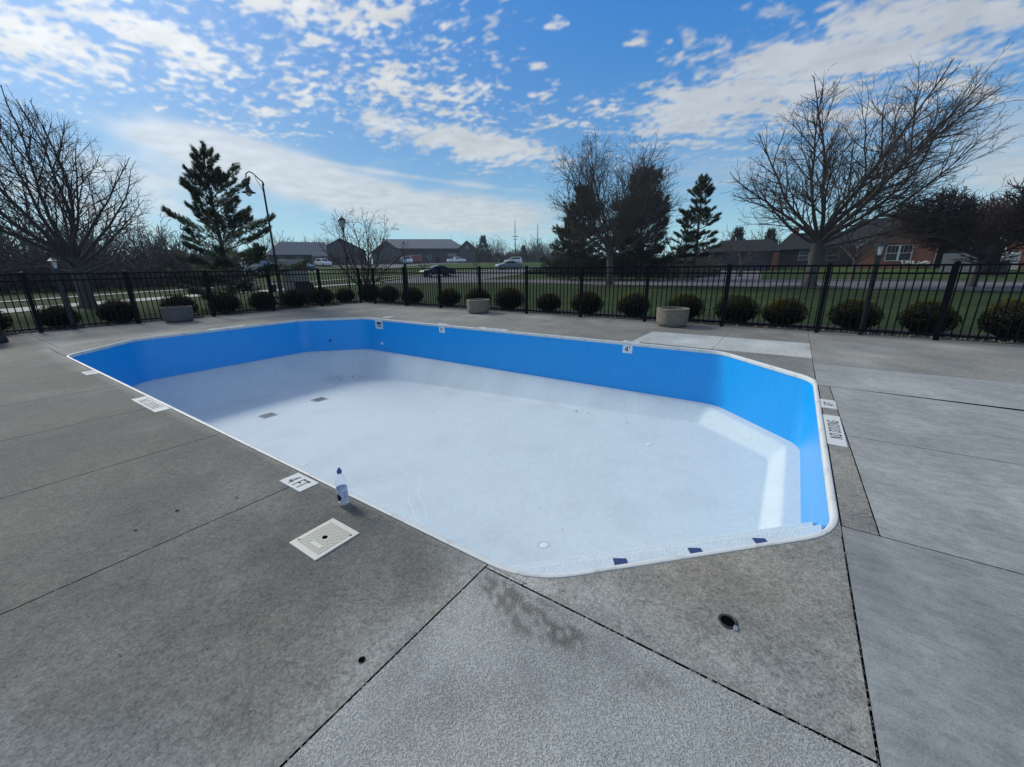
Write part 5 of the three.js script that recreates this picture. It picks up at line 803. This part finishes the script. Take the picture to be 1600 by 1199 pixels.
  // gables between them, distance haze painted into their grey walls
  for (const [x, z, w, h, lab] of [[103.6, 69.8, 12.4, 6.7, 'wide grey gabled building behind the urn lamp and twigs'], [96.6, 79.4, 8.0, 6.2, 'narrower grey gable just left of the long building']]) {
    b = building('gabled_building', lab, x, z, 2.4); const e = h * 0.55, q = prism([[-w / 2, 0], [w / 2, 0], [w / 2, e], [0, h], [-w / 2, e]], 10); q.translate(0, 0, -10); part(b, 'wall', q, M.gableFar ??= std(0.115, 0.118, 0.135, 0.9));
    part(b, 'roof', [roofSlab([[-w / 2 - 0.4, e - 0.2, -10.2], [-w / 2 - 0.4, e - 0.2, 0.4], [0, h + 0.15, 0.4], [0, h + 0.15, -10.2]]), roofSlab([[w / 2 + 0.4, e - 0.2, 0.4], [w / 2 + 0.4, e - 0.2, -10.2], [0, h + 0.15, -10.2], [0, h + 0.15, 0.4]])], M.roofLight);
    windowPart(b, -w * 0.2, 1, 1.2, 1.5, 0.03, { frame: M.trimGrey }); windowPart(b, w * 0.2, 1, 1.2, 1.5, 0.03, { frame: M.trimGrey });
  }
  // far white house among the trees
  b = building('white_house', 'small white-roofed house among the trees in the far gap', 105.2, 170.2, 2.5);
  part(b, 'wall', box(6.4, 3.6, 6, 0, 1.8, -3), M.siding); part(b, 'roof', [roofSlab([[-3.6, 3.4, 0.5], [3.6, 3.4, 0.5], [3.2, 5.6, -3], [-2.6, 5.6, -3]]), roofSlab([[3.6, 3.4, -6.5], [-3.6, 3.4, -6.5], [-2.6, 5.6, -3], [3.2, 5.6, -3]])], M.trim); windowPart(b, -1.4, 1.0, 1.2, 1.3, 0.03); windowPart(b, 1.4, 1.0, 1.2, 1.3, 0.03);
  // blue grey garage with a brick end pier
  b = building('garage', 'long low blue grey garage with brick pier at its right end', 6.4, 67.6, 0.62);
  part(b, 'wall', box(7.2, 2.55, 7, -0.2, 1.27, -3.6), M.siding);
  part(b, 'roof', [roofSlab([[-4.6, 2.5, 0.6], [4.3, 2.5, 0.6], [3.2, 4.2, -3.6], [-3.2, 4.2, -3.6]]), roofSlab([[-4.6, 2.5, -7.8], [-4.6, 2.5, 0.6], [-3.2, 4.2, -3.6], [-3.2, 4.21, -3.6]]), roofSlab([[4.3, 2.5, 0.6], [4.3, 2.5, -7.8], [3.2, 4.2, -3.6], [3.2, 4.21, -3.6]])], M.roof);
  for (const x of [-1.9, 1.6]) { const gd2 = part(b, 'garage_door', box(2.9, 2.1, 0.05, x, 1.05, -0.08), M.siding); for (let k = 1; k < 4; k++) part(gd2, 'door_groove', box(2.9, 0.03, 0.02, x, k * 0.52, -0.05), M.dark); }
  part(b, 'brick_pier', uvMetres(box(0.75, 2.5, 0.75, 3.78, 1.25, 0.1), 0.8), M.brick); part(b, 'eave_post', box(0.12, 2.4, 0.12, -4.4, 1.2, 0.3), M.trim);
  // low dark brick house behind the large tree
  b = building('brick_bungalow', 'low dark brick house glimpsed behind the largest tree trunk', -1.6, 75.5, 0.92);
  part(b, 'wall', uvMetres(box(8.6, 2.6, 9, 0, 1.3, -4.6), 0.8), M.brickDark);
  part(b, 'roof', [roofSlab([[-4.9, 2.5, 0.5], [4.9, 2.5, 0.5], [3.2, 5.0, -4.6], [-3.2, 5.0, -4.6]]), roofSlab([[-4.9, 2.5, -9.6], [-4.9, 2.5, 0.5], [-3.2, 5, -4.6], [-3.2, 5.01, -4.6]]), roofSlab([[4.9, 2.5, 0.5], [4.9, 2.5, -9.6], [3.2, 5, -4.6], [3.2, 5.01, -4.6]])], M.roof);
  windowPart(b, -1.0, 1.0, 1.1, 1.2, -0.07); part(b, 'chimney', uvMetres(box(0.8, 3.2, 0.8, -2.6, 4.2, -4), 0.8), M.brick); windowPart(b, 2.4, 0.9, 1.3, 1.3, -0.07, { frame: M.trimGrey });
  // house with the brick gable
  b = building('brick_house', 'house with an orange brick gable and white double window', -9.75, 69.25, 0.72);
  const w = 3.42, e2 = 2.95, gq = prism([[-w, 0], [w, 0], [w, e2], [0.1, 5.5], [-w, e2]], 6); gq.translate(0, 0, -6); part(b, 'wall', uvMetres(gq, 0.8), M.brick);
  part(b, 'roof', [roofSlab([[-w - 0.45, e2 - 0.32, -8], [-w - 0.45, e2 - 0.32, 0.35], [0.1, 5.78, 0.35], [0.1, 5.78, -8]]), roofSlab([[w + 0.45, e2 - 0.3, 0.35], [w + 0.45, e2 - 0.3, -8], [0.1, 5.78, -8], [0.1, 5.78, 0.35]]), roofSlab([[-8.2, 2.9, -5], [9, 2.9, -5], [5.5, 6.75, -11], [-4.6, 6.75, -11]]), roofSlab([[-8.2, 2.9, -17], [-8.2, 2.9, -5], [-4.6, 6.75, -11], [-4.6, 6.76, -11]])], M.roof);
  const rake = (x0, y0, x1, y1) => { const L = Math.hypot(x1 - x0, y1 - y0), q = box(L, 0.2, 0.06); q.rotateZ(Math.atan2(y1 - y0, x1 - x0)); q.translate((x0 + x1) / 2, (y0 + y1) / 2, 0.38); return q; };
  part(b, 'rake_board', [rake(-w - 0.45, e2 - 0.42, 0.1, 5.68), rake(0.1, 5.68, w + 0.45, e2 - 0.4), box(0.5, 0.22, 0.4, w + 0.25, e2 - 0.38, 0.2)], M.trimGrey);
  part(b, 'main_wall', uvMetres(box(16, 2.9, 10, 0.4, 1.45, -11.3), 0.8), M.brickDark);
  windowPart(b, 0.28, 0.95, 2.25, 1.72, 0.04, { lights: 2, mullion: 0.2, grid: true });
  part(b, 'downpipe', cyl(0.05, 0.05, 2.6, 8, w + 0.1, 1.3, 0.1), M.trimGrey);
  const fl = thing('flower_bed', 'low bed of pale winter flowers below the brick gable', 'flower bed', [-11.7, 0.72, 68.3], facing(-11.7, 68.3)); { const r = rng(9), gs = [], st = []; for (let i = 0; i < 46; i++) { const x = (r() - 0.5) * 2.6, y = 0.35 + r() * 0.45, z = (r() - 0.5) * 0.5; const s = new THREE.IcosahedronGeometry(0.05 + 0.07 * r(), 0); s.translate(x, y, z); gs.push(s); st.push(cyl(0.012, 0.016, y, 4, x, y / 2, z)); } const f = part(fl, 'blossoms', gs, M.trim); f.userData.kind = 'stuff'; const t = part(fl, 'stalks', st, M.leafStalk ??= std(0.05, 0.07, 0.03, 0.9)); t.userData.kind = 'stuff'; }
  // right wing with recessed dark part
  b = building('brick_wing', 'dark roofed brick house with recessed entry at the right edge', -17.6, 67.7, 0.72);
  part(b, 'wall', uvMetres(box(8.2, 2.75, 8, 4.9, 1.37, -4.1), 0.8), M.brick);
  part(b, 'recess_wall', uvMetres(box(4.4, 2.7, 5, -1.45, 1.35, -4.2), 0.8), M.brickDark);
  part(b, 'roof', [roofSlab([[-4.4, 2.85, -0.9], [9.8, 2.75, 0.7], [9.8, 6.9, -5.2], [-1.8, 6.9, -6.4]]), roofSlab([[-4.4, 2.85, -11], [-4.4, 2.85, -0.9], [-1.8, 6.9, -6.4], [-1.8, 6.91, -6.4]])], M.roof);
  part(b, 'corner_board', box(0.14, 2.6, 0.14, 0.72, 1.3, 0.0), M.trim); windowPart(b, -1.35, 1.65, 1.05, 1.0, -1.66, { sash: false }); windowPart(b, 3.6, 0.9, 1.5, 1.8, -0.06, { lights: 2 });
  part(b, 'porch_gable', [rake(-2.6, 3.4, -1.5, 2.75), rake(-0.3, 3.4, 0.7, 2.8)].map((g) => g.translate(0, 0, -0.6)), M.trimGrey);
  // things beside it
  const pf = thing('privacy_fence', 'grey board privacy screen beside the recessed entry', 'fence', [-13.4, 0.30, 60.5], facing(-13.4, 60.5)); for (let k = 0; k < 16; k++) part(pf, 'board', rbox(0.138, 1.95, 0.03, 0.006, -1.1 + k * 0.146, 1.0, (k % 2) * 0.006), M.fencePanel); part(pf, 'rail', box(2.35, 0.09, 0.05, 0, 1.7, -0.05), M.fencePanel); part(pf, 'rail', box(2.35, 0.09, 0.05, 0, 0.4, -0.05), M.fencePanel); part(pf, 'post', box(0.1, 2.05, 0.1, 1.22, 1.02, -0.02), M.trimGrey);
  const gr = thing('covered_grill', 'dark covered grill with side shelf in front of the brick wing', 'grill', [-14.65, 0.15, 56.1], facing(-14.65, 56.1)); part(gr, 'cover', rbox(1.15, 1.5, 0.7, 0.12, -0.2, 0.85, 0), M.blackDull); part(gr, 'side_shelf', rbox(0.75, 0.06, 0.6, 0.02, 0.62, 1.45, 0.05), M.trimGrey); part(gr, 'cabinet', rbox(0.75, 1.3, 0.6, 0.04, 0.62, 0.72, 0), M.black);
  const ac = thing('air_conditioner', 'pale boxed air conditioning unit against the brick wing', 'air conditioner', [-17.9, 0.62, 64.2], facing(-17.9, 64.2)); part(ac, 'case', rbox(1.25, 1.15, 0.8, 0.05, 0, 1.15, 0), M.trim); for (let k = 0; k < 6; k++) part(ac, 'grille_slat', box(1.0, 0.05, 0.03, 0, 0.78 + k * 0.14, 0.41), M.trimGrey); part(ac, 'plinth', box(1.35, 0.58, 0.9, 0, 0.29, 0), M.concrete);
}
// ---------------------------------------------------------------- vehicles
function car(name, label, x, z, heading, paint, kind, group) {
  const t = thing(name, label, kind === 'van' ? 'van' : kind === 'truck' ? 'pickup truck' : 'car', [x, landAt(x, z) + 0.005, z], heading, group);
  const P = { sedan: [[[-2.3, 0.35], [2.3, 0.35], [2.34, 0.62], [2.2, 0.78], [1.25, 0.92], [-1.75, 0.98], [-2.28, 0.92], [-2.36, 0.6]], [[-1.75, 0.96], [1.25, 0.90], [0.5, 1.38], [-0.1, 1.46], [-0.75, 1.44]], 1.45, -1.42],
    suv: [[[-2.25, 0.4], [2.25, 0.4], [2.3, 0.75], [2.15, 1.0], [1.15, 1.1], [-2.2, 1.15], [-2.3, 0.7]], [[-2.2, 1.12], [1.15, 1.08], [0.5, 1.66], [0, 1.74], [-1.9, 1.74]], 1.4, -1.4],
    van: [[[-2.7, 0.4], [2.6, 0.4], [2.65, 0.8], [2.45, 1.15], [1.9, 1.25], [-2.7, 1.3]], [[-2.7, 1.28], [1.9, 1.22], [1.2, 2.05], [-2.65, 2.12]], 1.75, -1.6],
    truck: [[[-2.8, 0.5], [2.7, 0.5], [2.75, 0.85], [2.6, 1.08], [1.4, 1.15], [-2.8, 1.15]], [[-0.7, 1.12], [1.4, 1.12], [0.8, 1.75], [-0.6, 1.78]], 1.8, -1.7] }[kind];
  const wd = kind === 'sedan' ? 1.75 : 1.9, bd = prism(P[0], wd - 0.16, 0.08); bd.translate(0, 0, -(wd - 0.16) / 2); part(t, 'body', bd, paint);
  const cb = prism(P[1], wd - 0.50, 0.06); cb.translate(0, 0, -(wd - 0.50) / 2); part(t, 'cabin', cb, paint);
  const cx = P[1].reduce((s, p) => s + p[0], 0) / P[1].length, cy = P[1].reduce((s, p) => s + p[1], 0) / P[1].length;
  const gl = prism(P[1].map(([a, b]) => [cx + (a - cx) * 0.84, cy + (b - cy) * 0.72]), wd - 0.36, 0.01); gl.translate(0, 0, -(wd - 0.36) / 2); part(t, 'side_windows', gl, M.glass);
  const k = kind === 'van' || kind === 'truck' ? P[1][2] : P[1][2], f = P[1][1], L = Math.hypot(f[0] - k[0], f[1] - k[1]), ws = box(L * 0.86, 0.02, wd - 0.62); ws.rotateZ(Math.atan2(k[1] - f[1], k[0] - f[0])); ws.translate((f[0] + k[0]) / 2 + 0.055, (f[1] + k[1]) / 2 + 0.05, 0); part(t, 'windscreen', ws, M.glass);
  for (const wx of [P[2], P[3]]) for (const s of [1, -1]) { const w = new THREE.CylinderGeometry(0.33, 0.33, 0.22, 20); w.rotateX(Math.PI / 2); w.translate(wx, 0.33, s * (wd / 2 - 0.09)); const o = part(t, 'wheel', w, M.tyre); const q = new THREE.CylinderGeometry(0.2, 0.2, 0.02, 14); q.rotateX(Math.PI / 2); q.translate(wx, 0.33, s * (wd / 2 + 0.025)); part(o, 'rim', q, M.steel); }
  const fx = P[0].reduce((a, p) => Math.max(a, p[0]), 0); for (const s of [1, -1]) part(t, 'headlight', rbox(0.08, 0.13, 0.34, 0.02, fx - 0.03, kind === 'sedan' ? 0.68 : 0.85, s * (wd / 2 - 0.28)), M.white);
  return t;
}
{
  car('parked_car', 'dark blue sedan on the side road, facing left', 42.1, 43.2, 1.17, M.carDark, 'sedan');
  car('parked_car', 'silver grey sedan farther up the side road, below the stop sign', 42.9, 62.2, 1.0, M.carSilver, 'sedan');
  car('parked_car', 'white suv on the grass slope left of the twiggy tree', 93.6, 57.8, facing(93.6, 57.8) - Math.PI / 2 + 0.5, M.carWhite, 'suv');
  car('parked_truck', 'white pickup truck at the right end of the long building', 88.0, 99.0, facing(88, 99) + 0.25, M.carWhite, 'truck');
  car('delivery_van', 'boxy silver van left of the red trailer', 95.6, 82.0, facing(95.6, 82) - 0.9, M.carSilver, 'van');
  car('delivery_van', 'white van directly left of the red trailer, behind the slim post', 94.2, 84.8, facing(94.2, 84.8) - 1.4, M.carWhite, 'van');
  car('parked_car', 'dark suv right of the red trailer', 92.2, 89.6, facing(92.2, 89.6) + 0.3, M.carDark, 'suv');
  car('parked_car', 'small white car at the end of the side road near the poles', 62.0, 92.0, facing(62, 92) + Math.PI, M.carWhite, 'suv');
  let src; const r = rng(17);
  [[72, 27.5, 'suv'], [72, 30.4, 'sedan'], [72, 33.2, 'suv'], [73, 36, 'sedan'], [73, 38.8, 'suv'], [74, 41.6, 'sedan']].forEach(([x, z], i) => car('parked_car', ['parked car nearest the lone pine trunk', 'second parked car seen under the pine boughs', 'third parked car seen under the pine boughs', 'fourth parked car seen under the pine boughs', 'parked car just left of the tall lamp pole', 'dark parked car behind the tall lamp pole'][i], x, z, 0.1, [M.carSilver, M.carWhite, M.carSilver, M.carSilver, M.carWhite, M.carDark][i], ['suv', 'sedan', 'suv', 'sedan', 'suv', 'sedan'][i]));
  const tr = thing('cargo_trailer', 'dark red box trailer in front of the long building', 'trailer', [93.4, 2.36, 87.2], facing(93.4, 87.2)); part(tr, 'box', rbox(3.5, 2.0, 2.1, 0.06, 0, 1.45, 0), M.carRed); part(tr, 'roof_trim', box(3.54, 0.08, 2.14, 0, 2.46, 0), M.trim);
  for (const x of [-0.5, 0.5]) { const w = new THREE.CylinderGeometry(0.34, 0.34, 0.24, 18); w.rotateX(Math.PI / 2); w.translate(x, 0.34, 1.0); part(tr, 'wheel', w, M.tyre); } part(tr, 'tow_bar', box(1.4, 0.1, 0.1, 2.3, 0.5, 0), M.black);
}
// ---------------------------------------------------------------- poles, sign, rail
{
  for (const [x, z, h, lab] of [[83.2, 124.8, 14.1, 'tall thin utility pole, the left of the far pair'], [76.5, 129, 12.6, 'utility pole, the right of the far pair, by the evergreens']]) { const t = thing('utility_pole', lab, 'utility pole', [x, landAt(x, z), z], facing(x, z)); part(t, 'shaft', cyl(0.10, 0.20, h, 10, 0, h / 2, 0), M.bark); part(t, 'cross_arm', [box(2.4, 0.14, 0.12, 0, h * 0.62, 0.12), box(1.6, 0.12, 0.12, 0, h * 0.55, 0.12)], M.bark); for (const q of [-1, -0.4, 0.4, 1]) part(t, 'insulator', cyl(0.04, 0.06, 0.2, 8, q, h * 0.62 + 0.16, 0.12), M.trimGrey); }
  const s = thing('road_sign', 'octagonal sign on a post seen from behind, near the silver car', 'road sign', [44.05, landAt(44, 60.7) , 60.7], facing(44, 60.7)); const o = new THREE.CylinderGeometry(0.36, 0.36, 0.02, 8); o.rotateX(Math.PI / 2); o.rotateZ(Math.PI / 8); o.translate(0, 2.35, 0); part(s, 'plate', o, M.brickDark); part(s, 'post', box(0.06, 2.5, 0.05, 0, 1.25, -0.04), M.steel);
  // dark low bank of clipped growth on the island of the side road
  const r = rng(33); const gs = []; for (let i = 0; i < 900; i++) { const a = r() * 6.28, k = Math.sqrt(r()), x = Math.cos(a) * k * 3.2, z = Math.sin(a) * k * 1.2, y = 0.95 * (1 - k * k) * (0.6 + 0.5 * r()); const q = new THREE.PlaneGeometry(0.22, 0.10); q.rotateX(r() * 3); q.rotateY(r() * 6); q.translate(x, y + 0.05, z); gs.push(q); }
  const h = thing('hedge', 'dark low hedge at the bend of the side road', 'hedge', [31.5, landAt(31.5, 55), 55], facing(31.5, 55)); part(h, 'foliage', gs, M.leafDark ??= std(0.03, 0.034, 0.018, 0.95)); const core = new THREE.SphereGeometry(1, 20, 10, 0, 6.2832, 0, 1.5708); core.scale(3.0, 0.72, 1.1); part(h, 'inner_growth', core, M.leafDark);
}
scene.fog = new THREE.FogExp2(new THREE.Color().setRGB(0.72, 0.82, 0.92), 0.00042);   // faint haze: the far buildings pale a little
renderer.render(scene, camera);
